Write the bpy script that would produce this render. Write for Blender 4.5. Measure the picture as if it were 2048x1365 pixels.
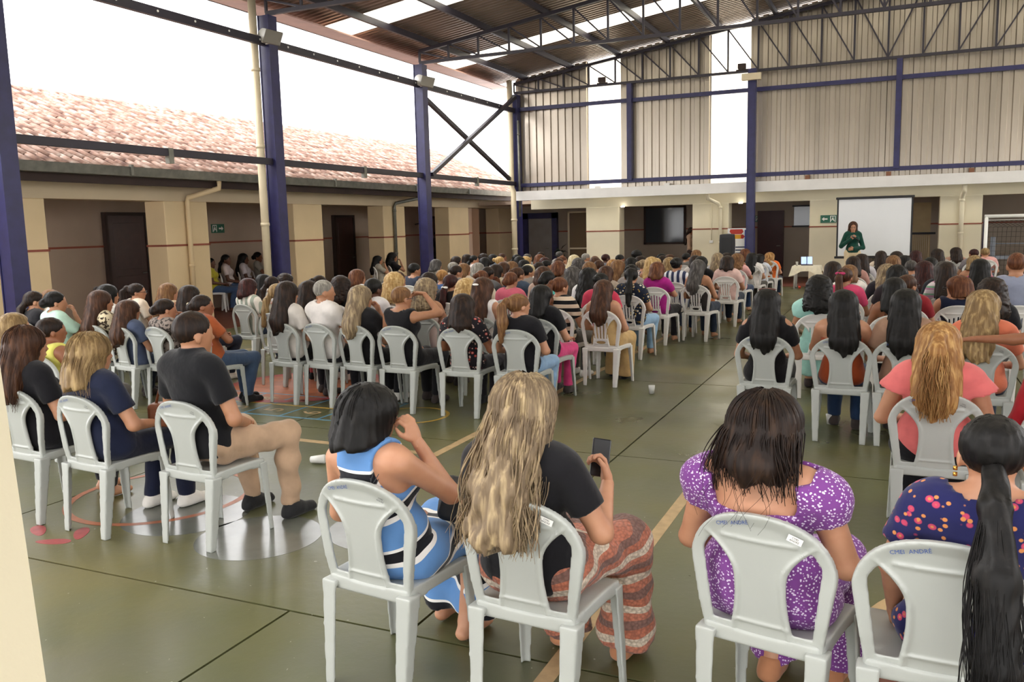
import bpy, bmesh, math, random
import numpy as np
from mathutils import Vector, Matrix

for _o in list(bpy.data.objects):
    bpy.data.objects.remove(_o)
SC = bpy.context.scene
COL = SC.collection

# ------------------------------------------------------------------ camera
CAM_F, CAM_YAW, CAM_PITCH, CAM_ROLL, CAM_H = 1704.4, -.42597, -.13361, -.02387, 1.80
def _cam_axes():
    cw, sw = math.cos(CAM_YAW), math.sin(CAM_YAW)
    cp, sp = math.cos(CAM_PITCH), math.sin(CAM_PITCH)
    fw = Vector((sw * cp, cw * cp, sp)); r = Vector((cw, -sw, 0)); u = r.cross(fw)
    c, s = math.cos(CAM_ROLL), math.sin(CAM_ROLL)
    return r * c + u * s, u * c - r * s, fw
_r, _u, _f = _cam_axes()
cd = bpy.data.cameras.new('camera')
cam = bpy.data.objects.new('camera', cd); COL.objects.link(cam)
cd.sensor_width = 36; cd.sensor_fit = 'HORIZONTAL'; cd.lens = CAM_F / 2048 * 36
cd.clip_start = .05; cd.clip_end = 300
cam.matrix_world = Matrix(((_r.x, _u.x, -_f.x, 0), (_r.y, _u.y, -_f.y, 0), (_r.z, _u.z, -_f.z, CAM_H), (0, 0, 0, 1)))
SC.camera = cam

# ------------------------------------------------------------------ world: bright overcast sky
W = bpy.data.worlds.new('sky'); SC.world = W; W.use_nodes = True
_bg = W.node_tree.nodes['Background']
_bg.inputs[0].default_value = (1.0, .99, .985, 1)
_bg.inputs[1].default_value = 2.1
# soft sun behind thin cloud, high on the left
sl = bpy.data.lights.new('hazy_sun', 'SUN'); sl.energy = .8; sl.angle = math.radians(25); sl.color = (1, .98, .95)
so = bpy.data.objects.new('hazy_sun', sl); COL.objects.link(so)
so.rotation_euler = (math.radians(18), math.radians(-38), 0)

SC.view_settings.view_transform = 'Standard'; SC.view_settings.look = 'None'
SC.view_settings.exposure = 1.42; SC.view_settings.gamma = 1.0
SC.view_settings.use_curve_mapping = False
SC.cycles.use_denoising = True
SC.cycles.use_adaptive_sampling = True; SC.cycles.adaptive_threshold = .06
SC.cycles.max_bounces = 4; SC.cycles.diffuse_bounces = 3; SC.cycles.glossy_bounces = 2
SC.cycles.transmission_bounces = 3; SC.cycles.transparent_max_bounces = 8
SC.cycles.caustics_reflective = False; SC.cycles.caustics_refractive = False
SC.cycles.sample_clamp_indirect = 6.0

# ------------------------------------------------------------------ helpers
def lin(h):
    if isinstance(h, str):
        h = h.lstrip('#'); c = [int(h[i:i + 2], 16) / 255 for i in (0, 2, 4)]
    else:
        c = h
    return tuple(x / 12.92 if x <= .04045 else ((x + .055) / 1.055) ** 2.4 for x in c) + (1,)

def link(o, parent=None):
    COL.objects.link(o)
    if parent is not None:
        o.parent = parent
    return o

def tag(o, label=None, cat=None, group=None, kind=None):
    if label: o['label'] = label
    if cat: o['category'] = cat
    if group: o['group'] = group
    if kind: o['kind'] = kind
    return o

def empty(name, loc=(0, 0, 0), rz=0.0):
    o = bpy.data.objects.new(name, None); COL.objects.link(o)
    o.location = loc; o.rotation_euler = (0, 0, rz); o.empty_display_size = .1
    return o

def mesh_np(name, v, f, mat=None, smooth=True):
    """v (n,3), f (m,4) or (m,3) arrays -> mesh"""
    v = np.asarray(v, np.float32); f = np.asarray(f, np.int32)
    me = bpy.data.meshes.new(name)
    n, k = f.shape
    me.vertices.add(len(v)); me.vertices.foreach_set('co', v.ravel())
    me.loops.add(n * k); me.loops.foreach_set('vertex_index', f.ravel())
    me.polygons.add(n)
    me.polygons.foreach_set('loop_start', np.arange(0, n * k, k, dtype=np.int32))
    me.polygons.foreach_set('loop_total', np.full(n, k, np.int32))
    me.polygons.foreach_set('use_smooth', np.full(n, smooth, bool))
    me.update(calc_edges=True)
    if mat is not None: me.materials.append(mat)
    return me

def mesh_py(name, v, f, mat=None, smooth=False):
    me = bpy.data.meshes.new(name); me.from_pydata(v, [], f)
    if smooth:
        for p in me.polygons: p.use_smooth = True
    me.update()
    if mat is not None: me.materials.append(mat)
    return me

def ob(name, me, parent=None, loc=None):
    o = bpy.data.objects.new(name, me); link(o, parent)
    if loc is not None: o.location = loc
    return o

class MB:
    """collects shapes of one single piece"""
    def __init__(s): s.v = []; s.f = []
    def add(s, v, f):
        b = len(s.v); s.v += [tuple(p) for p in v]; s.f += [tuple(b + i for i in q) for q in f]; return s
    def box(s, lo, hi):
        x0, y0, z0 = lo; x1, y1, z1 = hi
        return s.add([(x0, y0, z0), (x1, y0, z0), (x1, y1, z0), (x0, y1, z0), (x0, y0, z1), (x1, y0, z1), (x1, y1, z1), (x0, y1, z1)],
                     [(0, 3, 2, 1), (4, 5, 6, 7), (0, 1, 5, 4), (1, 2, 6, 5), (2, 3, 7, 6), (3, 0, 4, 7)])
    def bar(s, a, b, w, h, up=(0, 0, 1)):
        a = Vector(a); b = Vector(b); d = (b - a).normalized(); up = Vector(up)
        if abs(d.dot(up)) > .98: up = Vector((1, 0, 0))
        x = d.cross(up).normalized(); y = x.cross(d).normalized()
        c = []
        for p in (a, b):
            for i, j in ((-1, -1), (1, -1), (1, 1), (-1, 1)):
                c.append(p + x * (i * w / 2) + y * (j * h / 2))
        return s.add(c, [(3, 2, 1, 0), (4, 5, 6, 7), (0, 1, 5, 4), (1, 2, 6, 5), (2, 3, 7, 6), (3, 0, 4, 7)])
    def tube(s, pts, r, n=8, caps=True):
        pts = [Vector(p) for p in pts]; m = len(pts)
        rr = r if isinstance(r, (list, tuple)) else [r] * m
        b = len(s.v); px = None
        for i, p in enumerate(pts):
            d = (pts[min(i + 1, m - 1)] - pts[max(i - 1, 0)]).normalized()
            if px is None:
                up = Vector((0, 0, 1)) if abs(d.z) < .9 else Vector((1, 0, 0)); px = d.cross(up).normalized()
            px = (px - d * px.dot(d)).normalized(); py = d.cross(px)
            for k in range(n):
                a = 2 * math.pi * k / n
                s.v.append(tuple(p + px * (math.cos(a) * rr[i]) + py * (math.sin(a) * rr[i])))
        for i in range(m - 1):
            for k in range(n):
                k2 = (k + 1) % n
                s.f.append((b + i * n + k, b + i * n + k2, b + (i + 1) * n + k2, b + (i + 1) * n + k))
        if caps:
            s.f.append(tuple(b + k for k in reversed(range(n)))); s.f.append(tuple(b + (m - 1) * n + k for k in range(n)))
        return s
    def poly(s, pts, t):
        """flat polygon list of (x,y) extruded in z from t[0] to t[1]"""
        n = len(pts); b = len(s.v)
        s.v += [(x, y, t[0]) for x, y in pts] + [(x, y, t[1]) for x, y in pts]
        s.f.append(tuple(b + i for i in reversed(range(n)))); s.f.append(tuple(b + n + i for i in range(n)))
        for i in range(n):
            j = (i + 1) % n; s.f.append((b + i, b + j, b + n + j, b + n + i))
        return s
    def mesh(s, name, mat, smooth=False): return mesh_py(name, s.v, s.f, mat, smooth)
    def build(s, name, mat, parent=None, smooth=False): return ob(name, s.mesh(name, mat, smooth), parent)

def bevel(o, w, seg=2):
    m = o.modifiers.new('bevel', 'BEVEL'); m.width = w; m.segments = seg; m.limit_method = 'ANGLE'; m.angle_limit = .6
    return o

def struct(o, label=None):
    o['kind'] = 'structure'
    if label: o['label'] = label
    return o

# ------------------------------------------------------------------ materials
MATS = {}
def nodes(name):
    m = bpy.data.materials.new(name); m.use_nodes = True
    nt = m.node_tree; b = nt.nodes['Principled BSDF']
    return m, nt, b
def N(nt, t, **kw):
    n = nt.nodes.new(t)
    for k, v in kw.items():
        if k.startswith('i_'):
            n.inputs[k[2:].replace('_', ' ')].default_value = v
        else: setattr(n, k, v)
    return n
def ramp(nt, fac, stops, interp='LINEAR'):
    r = nt.nodes.new('ShaderNodeValToRGB'); r.color_ramp.interpolation = interp
    e = r.color_ramp.elements
    while len(e) < len(stops): e.new(.5)
    for i, (p, c) in enumerate(stops):
        e[i].position = p; e[i].color = c
    nt.links.new(fac, r.inputs[0]); return r
def coords(nt, scale=(1, 1, 1), kind='Object'):
    tc = nt.nodes.new('ShaderNodeTexCoord'); mp = nt.nodes.new('ShaderNodeMapping'); mp.inputs['Scale'].default_value = scale
    nt.links.new(tc.outputs[kind], mp.inputs[0]); return mp.outputs[0]
def plain(name, c, rough=.6, metal=0, var=.10, vs=3.0, bump=0, bs=40, spec=.5, world=False, vscale=(1, 1, 1)):
    """colour with slight noise mottling and bump"""
    if name in MATS: return MATS[name]
    m, nt, b = nodes(name); c = lin(c)
    co = coords(nt, vscale, 'Object')
    if world:
        g = nt.nodes.new('ShaderNodeNewGeometry'); mp = nt.nodes.new('ShaderNodeMapping'); mp.inputs['Scale'].default_value = vscale
        nt.links.new(g.outputs['Position'], mp.inputs[0]); co = mp.outputs[0]
    n = N(nt, 'ShaderNodeTexNoise'); n.inputs['Scale'].default_value = vs; n.inputs['Detail'].default_value = 5
    nt.links.new(co, n.inputs['Vector'])
    lo = tuple(x * (1 - var) for x in c[:3]) + (1,); hi = tuple(min(1, x * (1 + var)) for x in c[:3]) + (1,)
    r = ramp(nt, n.outputs[0], [(.3, lo), (.7, hi)])
    nt.links.new(r.outputs[0], b.inputs['Base Color'])
    b.inputs['Roughness'].default_value = rough; b.inputs['Metallic'].default_value = metal
    b.inputs['Specular IOR Level'].default_value = spec
    if bump:
        n2 = N(nt, 'ShaderNodeTexNoise'); n2.inputs['Scale'].default_value = bs; n2.inputs['Detail'].default_value = 4
        nt.links.new(co, n2.inputs['Vector'])
        bp = nt.nodes.new('ShaderNodeBump'); bp.inputs['Strength'].default_value = bump; bp.inputs['Distance'].default_value = .01
        nt.links.new(n2.outputs[0], bp.inputs['Height']); nt.links.new(bp.outputs[0], b.inputs['Normal'])
    MATS[name] = m; return m

M_CREAM = plain('cream_paint', '#dfc69c', .75, var=.05, vs=1.3, bump=.08, bs=60, world=True)
M_CREAM2 = plain('pale_cream_paint', '#e6dcc0', .75, var=.04, vs=1.3, bump=.08, bs=60, world=True)
M_TAUPE = plain('taupe_wall_paint', '#b5a08c', .8, var=.06, vs=1.1, bump=.08, bs=50, world=True)
M_REDLINE = plain('brick_red_trim', '#8f4a35', .6)
M_REDFLOOR = plain('red_brown_walkway', '#6e3a2c', .45, var=.15, vs=2.5, bump=.1, bs=30, world=True)
M_STEELBLUE = plain('navy_steel_paint', '#262552', .42, var=.22, vs=6, spec=.5, world=True)
M_STEELDARK = plain('dark_steel_paint', '#2a2530', .5, var=.15, vs=5, world=True)
M_GALV = plain('galvanised_gutter', '#76756c', .45, metal=.5, var=.22, vs=7, world=True)
M_WHITEMET = plain('white_sheet_metal', '#d6d3cf', .4, metal=.15, var=.05, vs=3, world=True)
M_CLAD = plain('galvanised_cladding', '#aaa194', .31, metal=.9, var=.12, vs=1.2, world=True, vscale=(1.5, 1, .25))
M_ROOF = plain('ribbed_roof_sheet', '#8f7f73', .42, metal=.6, var=.14, vs=1.0, world=True, vscale=(.3, 1.5, 1))
M_PIPE = plain('cream_downpipe', '#cfc0a2', .5, var=.05)
M_BROWNDOOR = plain('dark_brown_door', '#3b211c', .35, var=.12, vs=8)
M_DARK = plain('near_black', '#17151a', .5)
M_TIMBER = plain('dark_timber', '#35251f', .7, var=.2)
M_TEAL = plain('teal_paint', '#1f5a62', .45)
M_PLASTIC = plain('off_white_plastic', '#aaada8', .33, var=.03, vs=5, bump=.03, bs=90)
M_PLASTIC2 = plain('white_plastic', '#dad7d3', .35, var=.03, vs=5, bump=.03, bs=90)
M_INK = plain('blue_marker_ink', '#2c4d93', .6)
M_STAMP = plain('black_stamp_ink', '#33343a', .6)
M_LINE = plain('tan_court_line', '#b79b72', .45, var=.14, vs=14, world=True)
M_WHITE = plain('white_paint', '#efeee9', .5, var=.02)
M_GREENSIGN = plain('exit_sign_green', '#0d6048', .4)
M_SCREEN = plain('projection_screen_cloth', '#e4e6ea', .8, var=.01)

def translucent(name, c, t=.7):
    m, nt, b = nodes(name)
    tr = nt.nodes.new('ShaderNodeBsdfTranslucent'); tr.inputs[0].default_value = lin(c)
    mx = nt.nodes.new('ShaderNodeMixShader'); mx.inputs[0].default_value = t
    b.inputs['Base Color'].default_value = lin(c); b.inputs['Roughness'].default_value = .5
    nt.links.new(b.outputs[0], mx.inputs[1]); nt.links.new(tr.outputs[0], mx.inputs[2])
    nt.links.new(mx.outputs[0], nt.nodes['Material Output'].inputs[0]); return m
M_SKYLIGHT = translucent('translucent_roof_sheet', '#fff8e4', .9)

def glass_mat(name, c=(.05, .06, .07, 1), rough=.08):
    m, nt, b = nodes(name); b.inputs['Base Color'].default_value = c; b.inputs['Roughness'].default_value = rough
    return m
M_GLASS = glass_mat('dark_glass')

def floor_mat():
    m, nt, b = nodes('green_court_paint')
    g = nt.nodes.new('ShaderNodeNewGeometry'); P = g.outputs['Position']
    def noise(s, d=4, sc=(1, 1, 1)):
        mp = nt.nodes.new('ShaderNodeMapping'); mp.inputs['Scale'].default_value = sc; nt.links.new(P, mp.inputs[0])
        n = N(nt, 'ShaderNodeTexNoise'); n.inputs['Scale'].default_value = s; n.inputs['Detail'].default_value = d
        nt.links.new(mp.outputs[0], n.inputs['Vector']); return n.outputs[0]
    r = ramp(nt, noise(.55, 5), [(.32, lin('#4e5335')), (.5, lin('#5f5f3d')), (.68, lin('#70693f'))])
    # worn grey patches
    r2 = ramp(nt, noise(1.4, 8), [(.42, (0, 0, 0, 1)), (.80, (.7, .7, .7, 1))])
    mx = nt.nodes.new('ShaderNodeMixRGB'); nt.links.new(r2.outputs[0], mx.inputs[0]); nt.links.new(r.outputs[0], mx.inputs[1])
    mx.inputs[2].default_value = lin('#5c5b50')
    # pale specks
    r3 = ramp(nt, noise(26, 2), [(.735, (0, 0, 0, 1)), (.76, (.8, .8, .8, 1))])
    mx2 = nt.nodes.new('ShaderNodeMixRGB'); nt.links.new(r3.outputs[0], mx2.inputs[0]); nt.links.new(mx.outputs[0], mx2.inputs[1])
    mx2.inputs[2].default_value = lin('#a8a89a')
    nt.links.new(mx2.outputs[0], b.inputs['Base Color'])
    rr = ramp(nt, noise(1.1, 6), [(.25, (.24, .24, .24, 1)), (.75, (.44, .44, .44, 1))])
    nt.links.new(rr.outputs[0], b.inputs['Roughness'])
    bp = nt.nodes.new('ShaderNodeBump'); bp.inputs['Strength'].default_value = .12; bp.inputs['Distance'].default_value = .01
    nt.links.new(noise(18, 6), bp.inputs['Height']); nt.links.new(bp.outputs[0], b.inputs['Normal'])
    b.inputs['Specular IOR Level'].default_value = .5
    return m
M_FLOOR = floor_mat()

def tile_mat():
    m, nt, b = nodes('weathered_clay_tile')
    oi = nt.nodes.new('ShaderNodeObjectInfo')
    g = nt.nodes.new('ShaderNodeNewGeometry')
    n = N(nt, 'ShaderNodeTexNoise'); n.inputs['Scale'].default_value = 4.5; n.inputs['Detail'].default_value = 6
    nt.links.new(g.outputs['Position'], n.inputs['Vector'])
    r = ramp(nt, n.outputs[0], [(.28, lin('#664840')), (.46, lin('#92705f')), (.58, lin('#b09486')), (.70, lin('#c6b6aa'))])
    nt.links.new(r.outputs[0], b.inputs['Base Color']); b.inputs['Roughness'].default_value = .8
    return m
M_TILE = tile_mat()
# ================================================================== SETTING
random.seed(4)
# ---- court floor: painted concrete slabs with open joints
fl = MB().box((-11.6, -5, -.20), (12, 24.2, -.03)).build('floor', plain('joint_grime', '#2c2c20', .9), None)
struct(fl, 'green painted concrete court floor with worn slabs')
xs_a = [-11.6, -8.9, -5.75, -2.6, .55, 3.7, 6.85, 12]
xs_b = [-11.6, -8.4, -5.2, -1.95, 1.25, 4.45, 7.6, 12]
ys = [-5, -.1, 3.08, 6.25, 9.4, 12.55, 15.7, 18.85, 22, 24.2]
for j in range(len(ys) - 1):
    xs = xs_a if ys[j] < 3 else xs_b
    for i in range(len(xs) - 1):
        g = .007
        o = MB().box((xs[i] + g, ys[j] + g, -.06), (xs[i + 1] - g, ys[j + 1] - g, 0)).build('slab', M_FLOOR, fl)
# ---- painted markings (thin paint films)
def paint(name, pts, m, h=.0015): return MB().poly(pts, (.0001, h)).build(name, m, fl)
def strip(a, b, w, m=M_LINE, name='court_line', h=.0015):
    a = Vector(a); b = Vector(b); d = (b - a).normalized(); n = Vector((-d.y, d.x)) * (w / 2)
    return paint(name, [tuple(a - n), tuple(b - n), tuple(b + n), tuple(a + n)], m, h)
def disc(c, r, m, name='painted_disc', n=48, r0=None, h=.0012, a0=0, a1=2 * math.pi, sy=1.0):
    if r0 is None:
        return paint(name, [(c[0] + r * math.cos(2 * math.pi * k / n), c[1] + sy * r * math.sin(2 * math.pi * k / n)) for k in range(n)], m, h)
    v = []; f = []
    for k in range(n + 1):
        a = a0 + (a1 - a0) * k / n
        for q in (r, r0): v.append((c[0] + q * math.cos(a), c[1] + sy * q * math.sin(a), h))
    for k in range(n): f.append((2 * k, 2 * k + 2, 2 * k + 3, 2 * k + 1))
    return ob(name, mesh_py(name, v, f, m), fl)
strip((-1.23, 1.0), (-1.23, 23.5), .075)
strip((-3.33, 5.76), (-3.33, 22.5), .075)
strip((-5.2, 5.84), (-3.29, 5.80), .075, h=.0017)
strip((-10.6, 9.1), (-7.6, 11.6), .05)
M_BLUEP = plain('blue_floor_paint', '#5c8aa3', .45, var=.15, vs=20, world=True)
M_YELP = plain('yellow_floor_paint', '#b8953a', .45, var=.15, vs=20, world=True)
M_REDP = plain('red_floor_paint', '#a34848', .45, var=.15, vs=20, world=True)
M_ORP = plain('orange_floor_paint', '#a8623f', .45, var=.2, vs=9, world=True)
M_GREYP = plain('grey_floor_varnish', '#6a6c64', .2, var=.14, vs=6, world=True)
M_BROWNP = plain('red_brown_floor_paint', '#7d4a3a', .4, var=.12, vs=9, world=True)
# centre ring with red-brown fill, lower right
disc((1.3, 3.55), 1.40, M_BROWNP, 'centre_circle_fill'); disc((1.3, 3.55), 1.47, M_LINE, 'centre_circle_line', 72, 1.39, .0022)
# hopscotch grid left of centre
hx, hy, hs = -6.9, 6.55, .46
for i in range(6):
    strip((hx + hs * i, hy), (hx + hs * i, hy + 2 * hs), .03, M_BLUEP, 'hopscotch_line', .0016)
for j in range(3):
    strip((hx, hy + hs * j), (hx + 5 * hs, hy + hs * j), .03, M_BLUEP if j != 1 else M_YELP, 'hopscotch_line', .0018)
disc((hx + 5.75 * hs, hy + .45), .36, M_YELP, 'hopscotch_ring', 40, .325, .0019)
def text_mesh(txt, size, mat, ext=0.0):
    cu = bpy.data.curves.new('t', 'FONT'); cu.body = txt; cu.size = size; cu.extrude = ext
    cu.align_x = 'CENTER'; cu.align_y = 'CENTER'; cu.resolution_u = 2
    t = bpy.data.objects.new('t', cu); COL.objects.link(t)
    dg = bpy.context.evaluated_depsgraph_get()
    me = bpy.data.meshes.new_from_object(t.evaluated_get(dg)); me.name = 'lettering'
    bpy.data.objects.remove(t); bpy.data.curves.remove(cu)
    me.materials.clear(); me.materials.append(mat); return me
for i, d in enumerate(['1', '3', '5', '6', '8', '2', '4', '7', '9', '10']):
    o = ob('hopscotch_number', text_mesh(d, .32, M_LINE), fl)
    o.location = (hx + hs * (i % 5 + .5), hy + hs * (i // 5 + .5), .002); o.rotation_euler = (0, 0, math.pi / 2)
# game circles and footprints near the left rows
disc((-3.42, 3.82), .37, M_GREYP); disc((-4.15, 3.98), .40, M_GREYP); disc((-2.75, 4.22), .38, M_GREYP)
disc((-4.62, 4.22), .62, M_ORP, 'painted_ring', 48, .57, .0018)
disc((-6.3, 8.0), .95, M_ORP, 'painted_disc', 48, None, .001); disc((-6.3, 8.0), .98, M_REDP, 'painted_ring', 48, .86, .002)
for (x, y, a) in ((-4.80, 3.41, 2.6), (-4.54, 3.31, .35), (-4.50, 3.47, 2.3)):
    ca, sa = math.cos(a), math.sin(a); pts = []
    for k in range(16):
        t = 2 * math.pi * k / 16; u = .11 * math.cos(t); w = .042 * math.sin(t) * (1 + .25 * math.cos(t))
        pts.append((x + u * ca - w * sa, y + u * sa + w * ca))
    paint('footprint_marking', pts, M_REDP, .0017)

# ---- walkways in red-brown
w = MB().box((-16, 4, -.2), (-11.6, 30, .015)).build('floor_left_walkway', M_REDFLOOR); struct(w, 'red-brown walkway floor under the left arcade')
w = MB().box((-11.6, 24.2, -.2), (12, 29, .015)).build('floor_back_walkway', M_REDFLOOR); struct(w, 'red-brown walkway floor in front of back arcade')

# ---- left arcade building
def dado(parent, lo, hi): MB().box(lo, hi).build('dado_stripe', M_REDLINE, parent)
PX = -12.6
wl = MB().box((-15.25, 4, 0), (-15.0, 30, 2.95)).build('wall_left', M_TAUPE); struct(wl, 'taupe corridor wall behind the left arcade')
dado(wl, (-15.0, 4, 1.57), (-14.985, 30, 1.61))
c = MB().box((-15.2, 4, 2.62), (PX - .02, 30, 2.70)).build('ceiling_left_walkway', M_TAUPE); struct(c, 'ceiling of the left arcade walkway')
b = MB().box((PX - .42, 4, 2.43), (PX, 28.6, 2.93)).build('wall_left_beam', plain('tan_beam_paint', '#cdb999', .75, var=.05, vs=1.2, world=True)); struct(b, 'long tan beam above the left arcade pillars')
PIL = [(5.0, 6.1), (8.55, 9.62), (12.1, 13.2), (15.88, 16.95), (19.62, 20.72), (23.3, 24.62), (26.9, 28.3)]
for i, (a, e) in enumerate(PIL):
    p = MB().box((PX - .5, a, 0), (PX, e, 2.43)).build('wall_left_pillar', M_CREAM); struct(p, 'square cream pillar of the left arcade')
    bevel(p, .012, 1)
    MB().box((PX - .515, a - .012, 1.575), (PX + .015, e + .012, 1.612)).build('dado_stripe', M_REDLINE, p)
# far end of the left building
b = MB().box((-15.25, 29.6, 0), (PX, 29.85, 2.95)).build('wall_left_end', M_TAUPE); struct(b)
def door(n, y0, y1, X, z, label, m=M_BROWNDOOR):
    d = MB().box((X - .05, y0, .015), (X + .05, y1, z)).build('door_%d' % n, m); struct(d, label)
    for (a, e) in ((y0 - .07, y0), (y1, y1 + .07)): MB().box((X - .06, a, .015), (X + .075, e, z + .07)).build('door_frame', M_TIMBER, d)
    MB().box((X - .06, y0, z), (X + .075, y1, z + .07)).build('door_frame', M_TIMBER, d)
    k = MB().tube([(X + .05, y1 - .08, 1.0), (X + .11, y1 - .08, 1.0), (X + .11, y1 - .19, 1.0)], .011).build('door_handle', M_GALV, d, True)
    for (za, zb) in ((.2, .95), (1.1, z - .15)): bevel(MB().box((X + .05, y0 + .13, za), (X + .058, y1 - .13, zb)).build('door_panel', m, d), .006, 1)
    return d
door(1, 12.78, 13.74, -14.97, 2.22, 'dark brown door in left walkway, nearest the camera')
door(2, 20.66, 21.55, -14.97, 2.18, 'dark brown door in left walkway beyond the third pillar')
door(3, 25.7, 26.6, -14.97, 2.15, 'dark door at the far end of left walkway')
# lintel, tile roof, gutter
fas = MB().box((-12.05, 4, 2.66), (-11.98, 28.6, 2.80)).build('trim_1', M_TIMBER); struct(fas, 'dark timber fascia under the left gutter')
roofL = MB().add([(-11.85, 4, 2.86), (-11.85, 29, 2.86), (-16.5, 29, 4.77), (-16.5, 4, 4.77), (-21.2, 29, 2.86), (-21.2, 4, 2.86)],
                 [(0, 1, 2, 3), (3, 2, 4, 5)]).build('roof_left', M_TIMBER); struct(roofL, 'clay tiled roof of the left building')
g = MB()
prof = [(-11.98, 2.95), (-11.98, 2.79), (-11.75, 2.79), (-11.72, 2.94), (-11.74, 2.94), (-11.765, 2.81), (-11.96, 2.81), (-11.96, 2.95)]
g.v = [(x, 4, z) for x, z in prof] + [(x, 26.3, z) for x, z in prof]
n8 = len(prof)
g.f = [(i, (i + 1) % n8, n8 + (i + 1) % n8, n8 + i) for i in range(n8)] + [tuple(reversed(range(n8))), tuple(range(n8, 2 * n8))]
go = g.build('gutter', M_GALV); tag(go, 'grey galvanised gutter along the left tiled roof edge', 'gutter')
for y in (8.4, 10.6, 16.3, 19.9, 23.0): MB().box((-11.76, y, 2.80), (-11.70, y + .05, 2.975)).build('gutter_strap', M_GALV, go)
# tiles: one shared curved piece
def tile_mesh(L=.40, w=.20, r=.085, n=5):
    v = []; f = []
    for t in (0, 1):
        rr = r * (1.0 if t == 0 else .82)
        for q, off in ((rr, 0), (rr - .014, 0)):
            for k in range(n + 1):
                a = math.pi * k / n
                v.append((-L * t, q * math.cos(a), q * math.sin(a) * .8))
    m = n + 1
    for k in range(n):
        f.append((k, k + 1, 2 * m + k + 1, 2 * m + k)); f.append((m + k + 1, m + k, 3 * m + k, 3 * m + k + 1))
        f.append((k + 1, k, m + k, m + k + 1))
    f.append((0, 2 * m, 3 * m, m)); f.append((n, m + n, 3 * m + n, 2 * m + n))
    return mesh_py('clay_tile', v, f, M_TILE, True)
TM = tile_mesh()
sl_a = math.atan2(4.77 - 2.86, 16.5 - 11.85); ca, sa = math.cos(sl_a), math.sin(sl_a)
tiles = []
ROWS = 14; PITCH = .362; CW = .205
for rI in range(ROWS):
    for cI in range(int((29 - 7.2) / CW)):
        y = 7.2 + CW * cI; s = PITCH * rI
        tiles.append((y, s, rI))
cp = Vector((0, 0, 1.8))
def tpos(y, s): return Vector((-11.80 - s * ca, y, 2.895 + s * sa))
tiles.sort(key=lambda t: (tpos(t[0], t[1]) - cp).length)
near = [t for t in tiles if t[0] > 8.0][:300]; nset = set(near)
for (y, s, rI) in near:
    o = ob('clay_tile', TM, roofL); o.location = tpos(y + random.uniform(-.008, .008), s)
    o.rotation_euler = (0, sl_a + .03 + random.uniform(-.012, .012), random.uniform(-.03, .03))
bv = np.array([v.co for v in TM.vertices]); bf = [list(p.vertices) for p in TM.polygons]
V = []; F = []
for (y, s, rI) in tiles:
    if (y, s, rI) in nset: continue
    p = tpos(y, s); a = sl_a + .03 + random.uniform(-.012, .012)
    c_, s_ = math.cos(a), math.sin(a); b0 = len(V)
    for q in bv: V.append((p.x + q[0] * c_ + q[2] * s_, p.y + q[1], p.z - q[0] * s_ + q[2] * c_))
    F += [tuple(b0 + i for i in q) for q in bf]
o = ob('clay_tile_field', mesh_py('clay_tile_field', V, F, M_TILE, True), roofL); o['kind'] = 'stuff'
# ridge caps
for k in range(62):
    y = 7.5 + .35 * k
    if y > 28.6: break
    o = ob('ridge_tile', TM, roofL); o.location = (-16.5, y, 4.80); o.rotation_euler = (0, 0, math.pi / 2); o.scale = (1, 1.5, 1.5)

# downpipes of the left building
def pipe(pts, r, m, label, parts=(), group=None):
    o = MB().tube(pts, r, 10).build('downpipe', m, None, True); tag(o, label, 'pipe', group)
    for z in parts:
        p = None
        for a, b_ in zip(pts[:-1], pts[1:]):
            if min(a[2], b_[2]) <= z <= max(a[2], b_[2]) and abs(a[2] - b_[2]) > .3:
                t = (z - a[2]) / (b_[2] - a[2]); p = Vector(a).lerp(Vector(b_), t)
        if p: MB().tube([p - Vector((0, 0, .03)), p + Vector((0, 0, .03))], r * 1.16, 10).build('pipe_collar', m, o, True)
    return o
pipe([(-11.86, 12.78, 2.80), (-11.86, 12.78, 2.66), (-12.50, 12.62, 2.50), (-12.53, 12.62, 2.40), (-12.53, 12.62, .02)], .05, M_CREAM, 'cream downpipe on the left arcade pillar beside brown door', (2.45, 1.2))
pipe([(-11.86, 20.6, 2.80), (-11.86, 20.6, 2.66), (-12.50, 20.1, 2.50), (-12.54, 20.1, 2.40), (-12.54, 20.1, .02)], .045, M_GALV, 'grey metal downpipe on the arcade pillar beside the teal cabinet', (2.3, 1.15))

# exit sign helper (green plate with arrow, frame, running figure)
def exit_sign(loc, rz, label, flip=1, w=.42, h=.21, back=M_GREENSIGN):
    r = empty('exit_sign', loc, rz); tag(r, label, 'exit sign')
    MB().box((-w / 2, -.008, -h / 2), (w / 2, .008, h / 2)).build('sign_plate', back, r)
    y = -.0095
    def pl(name, pts):
        return ob(name, mesh_py(name, [(flip * x * w, y, z * h) for x, z in pts], [tuple(range(len(pts)))], M_WHITE), r)
    pl('arrow_marking', [(-.42, 0), (-.27, .25), (-.27, .09), (-.06, .09), (-.06, -.09), (-.27, -.09), (-.27, -.25)])
    pl('doorway_marking', [(.10, -.40), (.10, .40), (.44, .40), (.44, -.40), (.39, -.40), (.39, .32), (.15, .32), (.15, -.40)])
    pl('figure_body_marking', [(.20, .10), (.30, .14), (.33, -.02), (.37, -.30), (.32, -.30), (.27, -.08), (.18, -.22), (.14, -.16), (.22, -.04)])
    pl('figure_head_marking', [(.27 + .035 * math.cos(k), .22 + .07 * math.sin(k)) for k in np.linspace(0, 6.28, 10)[:-1]])
    return r
exit_sign((-14.98, 16.0, 1.92), -math.pi / 2 + math.pi, 'green exit sign on the left corridor wall above seated people', -1)

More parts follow.
